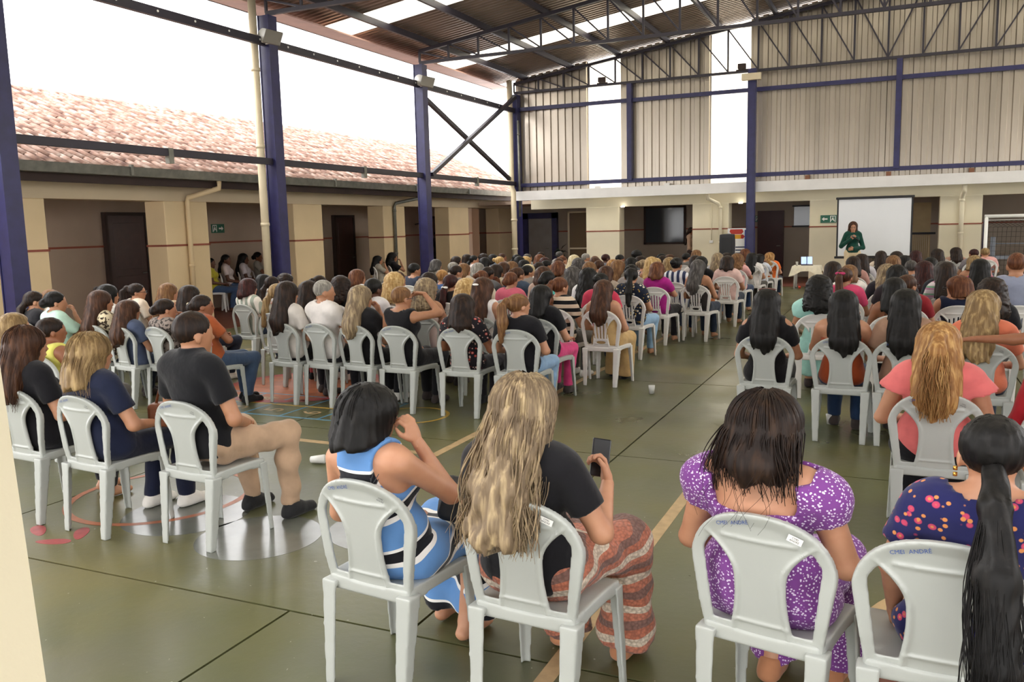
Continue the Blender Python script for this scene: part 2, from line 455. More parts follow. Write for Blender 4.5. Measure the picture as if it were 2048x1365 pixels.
# teal cabinet in the left walkway
tc = empty('tall_cabinet', (-13.55, 21.0, .015)); tag(tc, 'tall teal metal cabinet standing in the left walkway', 'cabinet')
MB().box((-.3, 0, 0), (.15, .95, 1.85)).build('cabinet_body', M_TEAL, tc)
for (a, e) in ((.02, .465), (.485, .93)):
    dd = bevel(MB().box((.15, a, .06), (.168, e, 1.81)).build('cabinet_door', M_TEAL, tc), .004, 1)
    MB().box((.168, e - .06 if a < .2 else a + .03, .9), (.185, e - .03 if a < .2 else a + .06, 1.02)).build('handle', M_GALV, dd)

# ---- steel hall
CX = -10.9
BAYS = [7.78, 13.28, 18.92, 24.65]
def column(x, y, ztop, label, w=.25, name='steel_column'):
    r = empty(name, (x, y, 0)); tag(r, label, 'column', 'navy steel columns of the hall')
    m = MB()
    m.box((-w / 2, -w / 2, 0), (-w / 2 + .02, w / 2, ztop)); m.box((w / 2 - .02, -w / 2, 0), (w / 2, w / 2, ztop)); m.box((-w / 2 + .019, -w / 2 + .014, .001), (w / 2 - .019, w / 2 - .014, ztop - .001))
    m.build('column_shaft', M_STEELBLUE, r)
    MB().box((-w * .75, -w * .75, .005), (w * .75, w * .75, .03)).build('base_plate', M_STEELBLUE, r)
    for sx in (-1, 1):
        for sy in (-1, 1): MB().tube([(sx * w * .6, sy * w * .6, .03), (sx * w * .6, sy * w * .6, .06)], .014, 6).build('anchor_bolt', M_GALV, r)
    return r
for y, l in zip(BAYS, ('navy steel column at the far left edge', 'navy steel column with floodlight, nearer of two, beside cream pipe', 'scuffed navy steel column with floodlight and cross bracing', 'navy steel corner column where the two arcades meet')):
    column(CX, y, 5.80, l)
def floodlight(y, label):
    r = empty('floodlight', (CX + .10, y - .28, 5.28), 0); tag(r, label, 'floodlight', 'floodlights on the steel columns')
    MB().tube([(.0, .14, .12), (.0, .03, .12)], .13, 20).build('reflector_housing', M_WHITE, r, True)
    o = bevel(MB().box((-.16, -.05, -.13), (.16, .0, .13)).build('lamp_face', plain('grey_lamp_face', '#6f6a60', .35), r), .01, 1); o.location = (.28, -.03, .03); o.rotation_euler = (-.25, .25, .35)
    MB().bar((0, .1, -.02), (.26, 0, -.02), .03, .02).build('bracket', M_WHITE, r)
    return r
floodlight(13.28, 'white floodlight on the navy column beside the cream pipe')
floodlight(18.92, 'white floodlight on the scuffed navy column')
pipe([(CX - .08, 12.98, 6.05), (CX - .08, 12.98, 0.02)], .075, M_PIPE, 'cream rainwater pipe beside the navy column, running full height', (1.95, 3.4, 4.8))
pipe([(CX - .05, 24.38, 6.2), (CX - .05, 24.38, 3.0), (CX + .02, 24.36, 2.86), (CX + .02, 24.36, .02)], .085, M_PIPE, 'cream rainwater pipe at the hall corner column', (2.0, 1.1))
pipe([(CX + .2, 24.42, 5.0), (CX + .2, 24.42, 2.1)], .035, M_GALV, 'thin grey conduit on the hall corner column', (4.6, 2.6))

def steel(name, a, b, w, h, label, m=M_STEELDARK, group=None):
    o = MB().bar(a, b, w, h).build(name, m); tag(o, label, 'beam', group); return o
# eave beam pieces on the left side
o = steel('eave_beam', (CX, 2, 5.32), (CX, 24.6, 5.32), .09, .14, 'long dark steel tie beam high across the left opening')
for k in range(20): MB().tube([(CX + .046, 8.2 + .8 * k, 5.33), (CX + .052, 8.2 + .8 * k, 5.33)], .02, 8).build('bolt_hole', M_WHITE, o)
steel('girt_beam', (CX, 4, 3.14), (CX, 24.6, 3.11), .09, .12, 'dark steel beam just above the left gutter')
for y in (10.6, 16.2, 21.8): MB().box((CX - .03, y, 2.95), (CX + .06, y + .10, 3.2)).build('beam_bracket', M_GALV, bpy.data.objects['girt_beam'])
# cross bracing in the last bay
steel('brace_bar', (CX - .08, 19.1, 5.10), (CX - .08, 24.3, 3.25), .10, .10, 'dark diagonal brace falling toward the hall corner', M_STEELDARK)
steel('brace_bar', (CX + .12, 19.1, 3.15), (CX + .12, 24.4, 5.70), .10, .10, 'dark diagonal brace rising toward the hall corner', M_STEELDARK)

# roof geometry
def zt(x): return 6.12 + .14 * (10.9 - abs(x))
def truss(y, label, half=False):
    r = empty('roof_truss', (0, y, 0)); tag(r, label, 'truss', 'steel roof trusses')
    n = 27; xs = [CX + 21.8 * i / n for i in range(n + 1)]
    MB().bar((CX, 0, 5.85), (-CX, 0, 5.85), .08, .07).build('bottom_chord', M_STEELDARK, r)
    MB().bar((CX, 0, 6.12), (0, 0, zt(0)), .08, .08).build('top_chord', M_STEELDARK, r)
    MB().bar((0, 0, zt(0)), (-CX, 0, 6.12), .08, .08).build('top_chord', M_STEELDARK, r)
    for i, x in enumerate(xs):
        if x > 4.2: continue
        MB().bar((x, 0, 5.86), (x, 0, zt(x)), .045, .045).build('truss_post', M_STEELDARK, r)
        if i < n:
            x2 = xs[i + 1]
            if (x + x2) / 2 < 0: a, b_ = (x, 0, zt(x) - .02), (x2, 0, 5.88)
            else: a, b_ = (x, 0, 5.88), (x2, 0, zt(x2) - .02)
            MB().bar(a, b_, .035, .035).build('truss_diagonal', M_STEELDARK, r)
    return r
truss(13.28, 'roof truss over the column nearest the camera, cut by the picture top')
truss(18.92, 'roof truss in mid hall over the scuffed column')
truss(24.62, 'roof truss against the back cladding')
truss(7.78, 'roof truss nearest the camera above the picture')
for i in range(8):
    x = -10.55 + 1.47 * i
    z = zt(x) + .11
    steel('purlin', (x, 2, z), (x, 24.9, z), .07, .14, 'dark roof purlin, %s from the left eave' % ['first', 'second', 'third', 'fourth', 'fifth', 'sixth', 'seventh', 'eighth'][i], M_STEELDARK, 'roof purlins')
# ribbed roof sheets laid across the purlins; every sheet a piece
roof = empty('roof_hall', (0, 0, 0)); struct(roof, 'ribbed metal hall roof with translucent strips')
def ribbed(wd, L, rib=5, h=.035, name='sheet', mat=M_ROOF):
    """profile along local x (width), extruded along local y (length)"""
    pr = [(0, 0)]
    p = wd / rib
    for k in range(rib):
        x = k * p
        pr += [(x + p * .30, 0), (x + p * .42, h), (x + p * .78, h), (x + p * .90, 0)]
    pr.append((wd, 0))
    v = [(x, 0, z) for x, z in pr] + [(x, L, z) for x, z in pr] ; n = len(pr)
    f = [(i, i + 1, n + i + 1, n + i) for i in range(n - 1)]
    return mesh_py(name, v, f, mat)
RS = ribbed(1.0, 11.75, 6, .032, 'roof_sheet', M_ROOF); RSK = ribbed(1.0, 11.75, 6, .032, 'translucent_sheet', M_SKYLIGHT)
aR = math.atan(.14)
for side in (-1, 1):
    for k in range(23):
        y = 2.0 + k
        me = RSK if k in (3, 8, 14, 19) else RS
        o = ob('translucent_sheet' if me is RSK else 'roof_sheet', me, roof)
        # local x -> world y, local y -> down the slope
        if side < 0:
            m3 = Matrix(((0, -math.cos(aR), 0), (1, 0, 0), (0, -math.sin(aR), 1))); m3 = Matrix(((0, -math.cos(aR), -math.sin(aR)), (1, 0, 0), (0, -math.sin(aR), math.cos(aR))))
        else:
            m3 = Matrix(((0, math.cos(aR), math.sin(aR)), (1, 0, 0), (0, -math.sin(aR), math.cos(aR))))
        M4 = m3.to_4x4(); M4.translation = (0, y, zt(0) + .20); o.matrix_world = M4
ef = MB().box((-11.75, 2, 6.06), (-11.70, 24.9, 6.32)).build('trim_2', plain('pinkish_fascia', '#c9a294', .5)); struct(ef, 'pale fascia at the left eave of the hall roof')
MB().box((-11.75, 2, 6.06), (-11.2, 24.9, 6.09)).build('fascia_soffit', bpy.data.materials['pinkish_fascia'], ef)

# ---- back wall cladding above the back arcade
YB = 24.85
bw = empty('wall_back', (0, YB, 0)); struct(bw, 'ribbed metal cladding of the back wall')
def clad(x0, x1, mat, name):
    rib = max(3, round((x1 - x0) / .24)); wd = x1 - x0; p = wd / rib; pr = [(0, 0)]
    for k in range(rib):
        x = k * p; pr += [(x + p * .22, 0), (x + p * .30, -.05), (x + p * .80, -.05), (x + p * .88, 0)]
    pr.append((wd, 0))
    v = [(x0 + x, y, 2.78) for x, y in pr] + [(x0 + x, y, zt(x0 + x) + .16) for x, y in pr]; n = len(pr)
    f = [(i, i + 1, n + i + 1, n + i) for i in range(n - 1)]
    return ob(name, mesh_py(name, v, f, mat), bw)
edges = [-10.95, -9.75, -8.58, -7.58, -6.6, -5.75, -4.93, -3.86] + [-3.86 + 1.0 * k for k in range(1, 16)]
for a, e in zip(edges[:-1], edges[1:]):
    t = abs(a + 8.58) < .01 or abs(a + 4.93) < .01
    clad(a, e, M_SKYLIGHT if t else M_CLAD, 'translucent_panel' if t else 'cladding_panel')
for z, l in ((3.06, 'navy girt low across the back cladding'), (5.36, 'navy girt high across the back cladding')):
    steel('wall_girt', (CX, 24.70, z), (10.9, 24.70, z), .08, .11, l, M_STEELBLUE)
for x, l, w_, zb in ((-7.25, 'slim navy post on the back cladding, left', .14, 3.06), (-.12, 'slim navy post on the back cladding, right of centre', .14, 3.06)):
    o = MB().box((x - w_ / 2, 24.56, zb), (x + w_ / 2, 24.74, 5.82)).build('wall_post', M_STEELBLUE); tag(o, l, 'post')
column(-3.70, 24.10, 5.82, 'navy steel column beside the loudspeaker in front of back arcade', .21)
o = bevel(MB().box((-3.95, 23.86, 5.5), (-3.45, 23.98, 5.68)).build('junction_box', M_PIPE), .01, 1); tag(o, 'beige box fixed high on the back column', 'box')
# back gutter
g = MB().box((-10.75, 24.25, 2.58), (11, 24.42, 2.86)).build('gutter', M_WHITEMET); tag(g, 'white sheet metal gutter along the back arcade', 'gutter')
for x in (-2.35, -.35, 1.55): MB().box((x, 24.5, 2.86), (x + .12, 24.6, 2.98)).build('gutter_bracket', plain('rust_brown', '#7c5138', .7), g)
for x in (-8.3, -6.2): MB().box((x, 24.5, 2.86), (x + .16, 24.6, 2.93)).build('gutter_bracket', M_WHITEMET, g)
# back arcade
PY = 25.3
wb = MB().box((-14.0, 28.2, 0), (12, 28.4, 2.7)).build('wall_back_corridor', plain('grey_corridor_wall', '#a79a8a', .8, var=.05, vs=1, world=True)); struct(wb, 'grey corridor wall behind the back arcade')
dado(wb, (-14, 28.185, 1.57), (12, 28.2, 1.61))
c = MB().box((-13.0, 25.4, 2.50), (12, 28.4, 2.60)).build('ceiling_back_walkway', M_TAUPE); struct(c, 'ceiling of the back arcade walkway')
b = MB().box((-10.7, PY, 2.32), (12, PY + .4, 2.95)).build('wall_back_beam', M_CREAM2); struct(b, 'cream beam above the back arcade pillars')
for (a, e) in ((-8.85, -7.78), (-5.55, -4.5), (-2.28, -.95), (.96, 1.95), (4.6, 5.6)):
    p = MB().box((a, PY - .02, 0), (e, PY + .5, 2.33)).build('wall_back_pillar', M_CREAM2); struct(p, 'pale cream pillar of the back arcade'); bevel(p, .012, 1)
    MB().box((a - .012, PY - .035, 1.575), (e + .012, PY + .51, 1.61)).build('dado_stripe', M_REDLINE, p)
pipe([(1.47, 24.45, 2.60), (1.47, 24.45, 2.42), (1.47, 25.17, 2.30), (1.47, 25.20, 2.2), (1.47, 25.20, .02)], .06, M_CREAM2, 'cream downpipe on the back pillar right of the screen', (2.2, 1.35))
pipe([(-4.95, 24.5, 2.60), (-4.95, 24.5, 2.45), (-4.78, 25.17, 2.32), (-4.72, 25.2, 2.2), (-4.72, 25.2, .02)], .05, M_CREAM2, 'cream downpipe on the back pillar beside the loudspeaker', (2.2, 1.2))
# openings and fittings on the back corridor wall
def bx(name, lo, hi, m, label, cat, bev=.006):
    o = MB().box(lo, hi).build(name, m); bevel(o, bev, 1); tag(o, label, cat); return o
wd = MB().box((-7.75, 28.14, 1.15), (-6.45, 28.2, 2.30)).build('window_1', M_GLASS); struct(wd, 'dark window panel on the back corridor wall')
for lo, hi in (((-7.8, 28.1, 1.1), (-7.74, 28.2, 2.35)), ((-6.46, 28.1, 1.1), (-6.4, 28.2, 2.35)), ((-7.8, 28.1, 1.1), (-6.4, 28.2, 1.16)), ((-7.8, 28.1, 2.29), (-6.4, 28.2, 2.35))):
    MB().box(lo, hi).build('window_frame', M_TIMBER, wd)
w2 = MB().box((-9.0, 28.14, .05), (-8.64, 28.19, 2.30)).build('window_2', translucent('bright_frosted_glass', '#ffffff', .9)); struct(w2, 'tall narrow bright window between back pillars')
for z in (1.3, 2.0, 2.12): MB().box((-9.02, 28.12, z), (-8.62, 28.15, z + .02)).build('window_bar', M_TIMBER, w2)
d4 = MB().box((-12.0, 28.1, .015), (-11.1, 28.18, 2.05)).build('door_4', plain('pale_grey_door', '#8f8a86', .5)); struct(d4, 'pale grey door in navy frame at the back left corner')
for lo, hi in (((-12.25, 28.05, .015), (-12.0, 28.19, 2.25)), ((-11.1, 28.05, .015), (-10.9, 28.19, 2.25)), ((-12.25, 28.05, 2.05), (-10.9, 28.19, 2.25))):
    MB().box(lo, hi).build('door_frame', M_STEELBLUE, d4)
MB().tube([(-11.22, 28.08, 1.0), (-11.22, 28.02, 1.0), (-11.33, 28.02, 1.0)], .012, 8).build('door_handle', M_GALV, d4, True)
d5 = MB().box((-10.05, 27.0, .015), (-9.2, 27.03, 2.2)).build('door_5', glass_mat('brown_tinted_glass', lin('#6b5a45'), .15)); struct(d5, 'brown glazed door standing open at back left')
for lo, hi in (((-10.1, 26.98, .015), (-10.04, 27.05, 2.25)), ((-9.21, 26.98, .015), (-9.15, 27.05, 2.25)), ((-10.1, 26.98, 2.2), (-9.15, 27.05, 2.25)), ((-10.1, 26.98, 1.0), (-9.15, 27.05, 1.05))):
    MB().box(lo, hi).build('door_frame', M_PIPE, d5)
d6 = MB().box((-4.1, 28.12, .015), (-3.3, 28.19, 2.1)).build('door_6', plain('maroon_door', '#3a1418', .5)); struct(d6, 'maroon door behind the navy back column')
MB().tube([(-3.4, 28.1, 1.0), (-3.4, 28.05, 1.0), (-3.5, 28.05, 1.0)], .012, 8).build('door_handle', M_GALV, d6, True)
w3 = MB().box((-3.0, 28.14, 1.62), (-1.9, 28.2, 2.2)).build('window_3', M_GLASS); struct(w3, 'dark high window behind the table')
for lo, hi in (((-3.05, 28.1, 1.57), (-1.85, 28.2, 1.62)), ((-3.05, 28.1, 2.2), (-1.85, 28.2, 2.25)), ((-2.47, 28.1, 1.62), (-2.43, 28.2, 2.2))): MB().box(lo, hi).build('window_frame', M_DARK, w3)
gt = MB().box((.36, 27.2, .0), (.82, 27.25, 2.2)).build('door_7', plain('cream_slatted_gate', '#b9a47c', .6)); struct(gt, 'cream slatted gate seen right of the screen')
for k in range(9): MB().box((.37 + .05 * k, 27.17, .03), (.395 + .05 * k, 27.2, 1.3)).build('slat', M_PIPE, gt)
MB().box((.3, 27.1, 1.3), (.95, 27.18, 1.36)).build('top_rail', M_DARK, gt)
exit_sign((-4.2, 28.17, 1.86), 0, 'dim green exit sign on the corridor wall above the banner', 1, .36, .2)
exit_sign((-1.78, PY - .04, 1.80), 0, 'green exit sign on the pillar left of the projection screen')

# unseen right wall, front gable and ceiling added to shape light; front left pillar
rw = empty('wall_right_unseen', (10.95, 0, 0)); struct(rw, 'unseen low cladding on the right side, added to limit side light')  # added unseen to limit light from the right, low so sky enters above
for k in range(23):
    p = MB().box((0, 2 + k + .005, .0), (.03, 3 + k - .005, 2.95)).build('cladding_panel', M_CLAD, rw)
fc = MB().box((-14, -3.2, 2.66), (12, 1.3, 2.76)).build('ceiling_front_unseen', M_TAUPE); struct(fc, 'unseen front ceiling added to cut sky light from behind the camera')  # added unseen slab, blocks the high sky light behind the camera
fw_ = empty('wall_front_unseen', (0, 1.9, 0)); struct(fw_, 'unseen front gable cladding added to block light from behind the camera')  # added unseen to keep front light off the back wall
for k in range(22):
    x = -11 + k; MB().add([(x + .003, 0, 2.9), (x + .997, 0, 2.9), (x + .997, 0, zt(x + 1) + .16), (x + .003, 0, zt(x) + .16)], [(0, 1, 2, 3)]).build('cladding_panel', M_CLAD, fw_)
fp = MB()
for z in (0, 2.6):
    x0, y0 = -1.222 - .12 * z, .90 + .04 * z
    fp.v += [(x0 - .42, y0 - .45, z), (x0, y0 - .45, z), (x0, y0, z), (x0 - .42, y0, z)]
fp.f = [(3, 2, 1, 0), (4, 5, 6, 7), (0, 1, 5, 4), (1, 2, 6, 5), (2, 3, 7, 6), (3, 0, 4, 7)]
fpo = fp.build('wall_front_pillar', M_CREAM2); struct(fpo, 'cream pillar close to the camera at lower left')
# ================================================================== SCULPTING: distance fields -> meshes
class Vol:
    def __init__(s, lo, hi, h):
        s.lo = np.array(lo, np.float32); s.h = h
        n = np.ceil((np.array(hi) - s.lo) / h).astype(int) + 1; s.n = n
        s.ax = [s.lo[i] + h * np.arange(n[i], dtype=np.float32) for i in range(3)]
        s.F = np.full(n, 1e3, np.float32)
    def sub(s, lo, hi, pad):
        sl = []
        for i in range(3):
            a = int(max(0, math.floor((lo[i] - pad - s.lo[i]) / s.h))); b = int(min(s.n[i], math.ceil((hi[i] + pad - s.lo[i]) / s.h) + 1))
            if b <= a: return None
            sl.append(slice(a, b))
        return tuple(sl)
    def xyz(s, sl): return s.ax[0][sl[0]][:, None, None], s.ax[1][sl[1]][None, :, None], s.ax[2][sl[2]][None, None, :]
    def prim(s, p, k=.02, inf=0.0, mode='u'):
        lo, hi = bounds(p, inf); sl = s.sub(lo, hi, k + 2.5 * s.h)
        if sl is None: return s
        d = dist(p, *s.xyz(sl)) - inf
        F = s.F[sl]
        if mode == 'u':
            if k > 0:
                t = np.clip(.5 + .5 * (F - d) / k, 0, 1); s.F[sl] = F * (1 - t) + d * t - k * t * (1 - t)
            else: s.F[sl] = np.minimum(F, d)
        else: s.F[sl] = np.maximum(F, -d)
        return s
    def apply(s, fn):
        x, y, z = s.xyz((slice(None),) * 3); s.F = fn(s.F, x, y, z).astype(np.float32); return s
    def nets(s, smooth=1):
        F = s.F; h = s.h; S = F < 0
        c = [S[i:S.shape[0] - 1 + i, j:S.shape[1] - 1 + j, k:S.shape[2] - 1 + k] for i in (0, 1) for j in (0, 1) for k in (0, 1)]
        cnt = sum(q.astype(np.int8) for q in c)
        act = np.nonzero((cnt > 0) & (cnt < 8)); A = np.stack(act, 1)
        if not len(A): return np.zeros((0, 3)), np.zeros((0, 4), int)
        vals = {}
        offs = [(i, j, k) for i in (0, 1) for j in (0, 1) for k in (0, 1)]
        for o in offs: vals[o] = F[A[:, 0] + o[0], A[:, 1] + o[1], A[:, 2] + o[2]]
        acc = np.zeros((len(A), 3)); num = np.zeros(len(A))
        for o in offs:
            for a in range(3):
                if o[a]: continue
                q = list(o); q[a] = 1; q = tuple(q); v0, v1 = vals[o], vals[q]
                m = (v0 < 0) != (v1 < 0); t = np.where(m, v0 / np.where(m, v0 - v1, 1), 0); t = np.clip(t, .02, .98)
                pt = np.tile(np.array(o, float), (len(A), 1)); pt[:, a] += t
                acc += pt * m[:, None]; num += m
        V = (A + acc / num[:, None]) * h + s.lo
        idx = np.full(np.array(F.shape) - 1, -1, np.int32); idx[act] = np.arange(len(A))
        Q = []
        for a in range(3):
            b, c2 = (a + 1) % 3, (a + 2) % 3
            sl0 = [slice(1, -1)] * 3; sl1 = [slice(1, -1)] * 3
            sl0[a] = slice(0, -1); sl1[a] = slice(1, None)
            s0, s1 = S[tuple(sl0)], S[tuple(sl1)]
            for inside, flip in ((s0 & ~s1, False), (~s0 & s1, True)):
                E = np.stack(np.nonzero(inside), 1)
                if not len(E): continue
                E[:, b] += 1; E[:, c2] += 1
                q = []
                for db, dc in ((-1, -1), (0, -1), (0, 0), (-1, 0)):
                    e = E.copy(); e[:, b] += db; e[:, c2] += dc; q.append(idx[e[:, 0], e[:, 1], e[:, 2]])
                q = np.stack(q, 1)
                if flip: q = q[:, ::-1]
                Q.append(q)
        Q = np.concatenate(Q); Q = Q[(Q >= 0).all(1)]
        for _ in range(smooth):
            e = np.concatenate([Q[:, [0, 1]], Q[:, [1, 2]], Q[:, [2, 3]], Q[:, [3, 0]]])
            nb = np.zeros_like(V); ct = np.bincount(e[:, 0], minlength=len(V)) + np.bincount(e[:, 1], minlength=len(V))
            for a in range(3):
                nb[:, a] = np.bincount(e[:, 0], V[e[:, 1], a], len(V)) + np.bincount(e[:, 1], V[e[:, 0], a], len(V))
            V = V * .45 + .55 * nb / np.maximum(ct, 1)[:, None]
        return V, Q

def C_(a, b, ra, rb, sc=None): return ('c', np.array(a, float), np.array(b, float), ra, rb, sc)
def E_(c, r, R=None): return ('e', np.array(c, float), np.array(r, float), R)
def bounds(p, inf=0):
    if p[0] == 'c':
        m = max(p[3], p[4]) + inf
        if p[5] is not None: m = m / min(p[5])
        return np.minimum(p[1], p[2]) - m, np.maximum(p[1], p[2]) + m
    if p[0] == 'e':
        r = p[2] if p[3] is None else np.full(3, max(p[2])); return p[1] - r - inf, p[1] + r + inf
    return p[2][0] - inf, p[2][1] + inf          # ('f', fn, (lo, hi))
def dist(p, x, y, z):
    if p[0] == 'c':
        a, b, ra, rb, sc = p[1:]
        if sc is None: sc = (1, 1, 1)
        d = (b - a) * np.array(sc); L = float(d @ d) + 1e-12
        X, Y, Z = (x - a[0]) * sc[0], (y - a[1]) * sc[1], (z - a[2]) * sc[2]
        t = np.clip((X * d[0] + Y * d[1] + Z * d[2]) / L, 0, 1)
        return (np.sqrt((X - t * d[0]) ** 2 + (Y - t * d[1]) ** 2 + (Z - t * d[2]) ** 2) - (ra + t * (rb - ra)))
    if p[0] == 'e':
        c, r, R = p[1:]
        X, Y, Z = x - c[0], y - c[1], z - c[2]
        if R is not None:
            X, Y, Z = R[0, 0] * X + R[1, 0] * Y + R[2, 0] * Z, R[0, 1] * X + R[1, 1] * Y + R[2, 1] * Z, R[0, 2] * X + R[1, 2] * Y + R[2, 2] * Z
        k0 = np.sqrt((X / r[0]) ** 2 + (Y / r[1]) ** 2 + (Z / r[2]) ** 2); k1 = np.sqrt((X / r[0] ** 2) ** 2 + (Y / r[1] ** 2) ** 2 + (Z / r[2] ** 2) ** 2)
        return k0 * (k0 - 1) / (k1 + 1e-9)
    return p[1](x, y, z)
def rot(yaw=0, pitch=0, roll=0):
    """yaw + = turn to own right (clockwise from above), pitch + = nod down, roll + = tilt to own right"""
    cy_, sy_ = math.cos(-yaw), math.sin(-yaw); cx_, sx_ = math.cos(-pitch), math.sin(-pitch); cz_, sz_ = math.cos(roll), math.sin(roll)
    Rz = np.array([[cy_, -sy_, 0], [sy_, cy_, 0], [0, 0, 1]]); Rx = np.array([[1, 0, 0], [0, cx_, -sx_], [0, sx_, cx_]]); Ry = np.array([[cz_, 0, sz_], [0, 1, 0], [-sz_, 0, cz_]])
    return Rz @ Rx @ Ry

# ================================================================== CHAIR
def chair_parts(slat):
    """monobloc plastic chair, facing +Y, back top at z=.86; returns dict of meshes"""
    mat = M_PLASTIC2 if slat else M_PLASTIC
    out = {}
    def surf(x, z): return -.185 - .060 * (z - .42) / .44 + .70 * x * x * np.clip((z - .40) / .4, .3, 1)
    v = Vol((-.28, -.34, .36), (.28, -.08, .89), .0055)
    def back(F, x, y, z):
        x = np.abs(x); zc = np.clip(z, .40, .9)
        wo = .198 + .046 * np.clip((zc - .42) / .27, 0, 1)
        outer = ((x / wo) ** 2.3 + (np.maximum(zc - .655, 0) / .212) ** 2.1) ** .45 - 1; outer = outer * .19
        top = ((x / (wo - .036)) ** 2.3 + (np.maximum(zc - .650, 0) / .166) ** 2.1) ** .45 - 1; top = top * .15
        t = np.clip((zc - .44) / .34, 0, 1)
        ws = .106 - .020 * np.sin(np.pi * np.clip(t * 1.05, 0, 1)) + .085 * np.clip((t - .60) / .40, 0, 1) ** 2.0
        hole = np.maximum(np.maximum(ws - x, top), np.maximum(.462 - zc, x - (.164 + .042 * t)))
        d2 = np.maximum(outer, -hole)
        if slat:
            for xc in (.0, .034, .068):
                sx = xc * (1 + .3 * t)
                s_ = np.maximum(np.abs(x - sx) - .0062, np.maximum(.535 - z, z - .745 + .3 * x))
                d2 = np.maximum(d2, -s_)
            d2 = np.maximum(d2, -(np.sqrt((x / .055) ** 2 + ((z - .492) / .016) ** 2) - 1) * .015)
        d2 = np.maximum(d2, .395 + .12 * x * 0 - z + .25 * np.maximum(.12 - x, 0))
        rim = np.clip(1.3 - np.abs(outer) / .028, 0, 1) + .8 * np.clip(1.2 - np.abs(x - ws + .012) / .010, 0, 1) * (zc < .78) + .6 * np.clip(1.2 - np.abs(z - .775 - .6 * x * x * 0) / .008, 0, 1) * (x < .13) + .8 * np.clip(1 - np.abs(z - .478) / .008, 0, 1) * (x < ws)
        w = y - surf(x, z)
        th = .0055 + .0095 * np.clip(rim, 0, 1)
        return np.maximum(d2, np.abs(w) - th)
    v.apply(back); out['backrest'] = mesh_np('backrest', *v.nets(1), mat)
    v = Vol((-.25, -.27, .36), (.25, .25, .47), .008)
    def seat(F, x, y, z):
        ax = np.abs(x); hw = .204 + .010 * np.clip((y + .2) / .4, 0, 1)
        dxy = np.maximum(ax - hw, np.maximum(y - .210 + .35 * ax * ax, -y - .200))
        cr = np.sqrt(np.maximum(ax - hw + .04, 0) ** 2 + np.maximum(np.abs(y - .005) - .17, 0) ** 2) - .042
        dxy = np.maximum(dxy, cr)
        top = .432 + .25 * ax * ax - .10 * np.maximum(y - .12, 0) ** 1 * .5 + .004 * np.cos(9 * y)
        slab = np.maximum(dxy, np.abs(z - top) - .007)
        apron = np.maximum(np.maximum(dxy, -dxy - .012), np.maximum(z - top, .385 + .02 * np.cos(8 * y) - z))
        return np.minimum(slab, apron)
    v.apply(seat); out['seat'] = mesh_np('seat', *v.nets(1), mat)
    def leg(rear):
        # channel section leg; for the right side (+x)
        v = Vol((.10, -.36 if rear else .08, -.005), (.29, -.12 if rear else .30, .44), .007)
        def fn(F, x, y, z):
            t = np.clip(z / .43, 0, 1)
            cx = (.178 + .008 * t) if rear else (.215 - .026 * t); cy = (-.232 + .048 * t) if rear else (.205 - .028 * t)
            hw = (.022 + .014 * t) if rear else (.017 + .013 * t); s = -1 if rear else 1
            dx, dy = x - cx, (y - cy) * s
            o = np.maximum(np.maximum(np.abs(dx), np.abs(dy)) - hw, np.maximum(-z, z - .425))
            inn = np.maximum(dx - hw + .011, dy - hw + .011)     # open toward the inside
            inn = np.maximum(inn, z - .40)
            return np.maximum(o, -inn)
        v.apply(fn); return v.nets(1)
    for nm, rear in (('rear_leg', True), ('front_leg', False)):
        V, Q = leg(rear); out[nm + '_r'] = mesh_np(nm, V, Q, mat)
        V2 = V.copy(); V2[:, 0] *= -1; out[nm + '_l'] = mesh_np(nm, V2, Q[:, ::-1].copy(), mat)
    return out
CHAIR = {False: chair_parts(False), True: chair_parts(True)}
INK1 = text_mesh('CMEI  ANDRÉ', .019, M_INK); INK2 = text_mesh('CMEI\nANDRÉ', .0095, M_STAMP)
STAMP_BG = mesh_py('label_plate', [(-.024, -.012, 0), (.024, -.012, 0), (.024, .012, 0), (-.024, .012, 0)], [(0, 1, 2, 3)], M_WHITE)
def chair(x, y, yaw, label, slat=False, ink=0, scale=1.0, tilt=0):
    r = empty('plastic_chair', (x, y, 0), -yaw); tag(r, label, 'chair', 'white plastic chairs of the audience')
    P = CHAIR[slat]
    for nm, key in (('seat', 'seat'), ('backrest', 'backrest'), ('leg', 'rear_leg_l'), ('leg', 'rear_leg_r'), ('leg', 'front_leg_l'), ('leg', 'front_leg_r')):
        ob(nm, P[key], r)
    if ink:
        def on_back(me, x, z, nm, off=.0185):
            def yy(x, z): return -.185 - .060 * (z - .42) / .44 + .70 * x * x - off
            o = ob(nm, me, r); o.location = (x, yy(x, z), z)
            o.rotation_euler = (math.pi / 2 + .14, .36 * math.copysign(1, x) if abs(x) > .1 else .22 * math.copysign(1, x), math.atan(1.5 * x)); return o
        on_back(INK1, -.080, .828, 'handwritten_name')
        if ink > 1: on_back(STAMP_BG, .122, .806, 'label_plate', .0183)
        on_back(INK2, .122, .806, 'stamped_name', .0190)
    return r

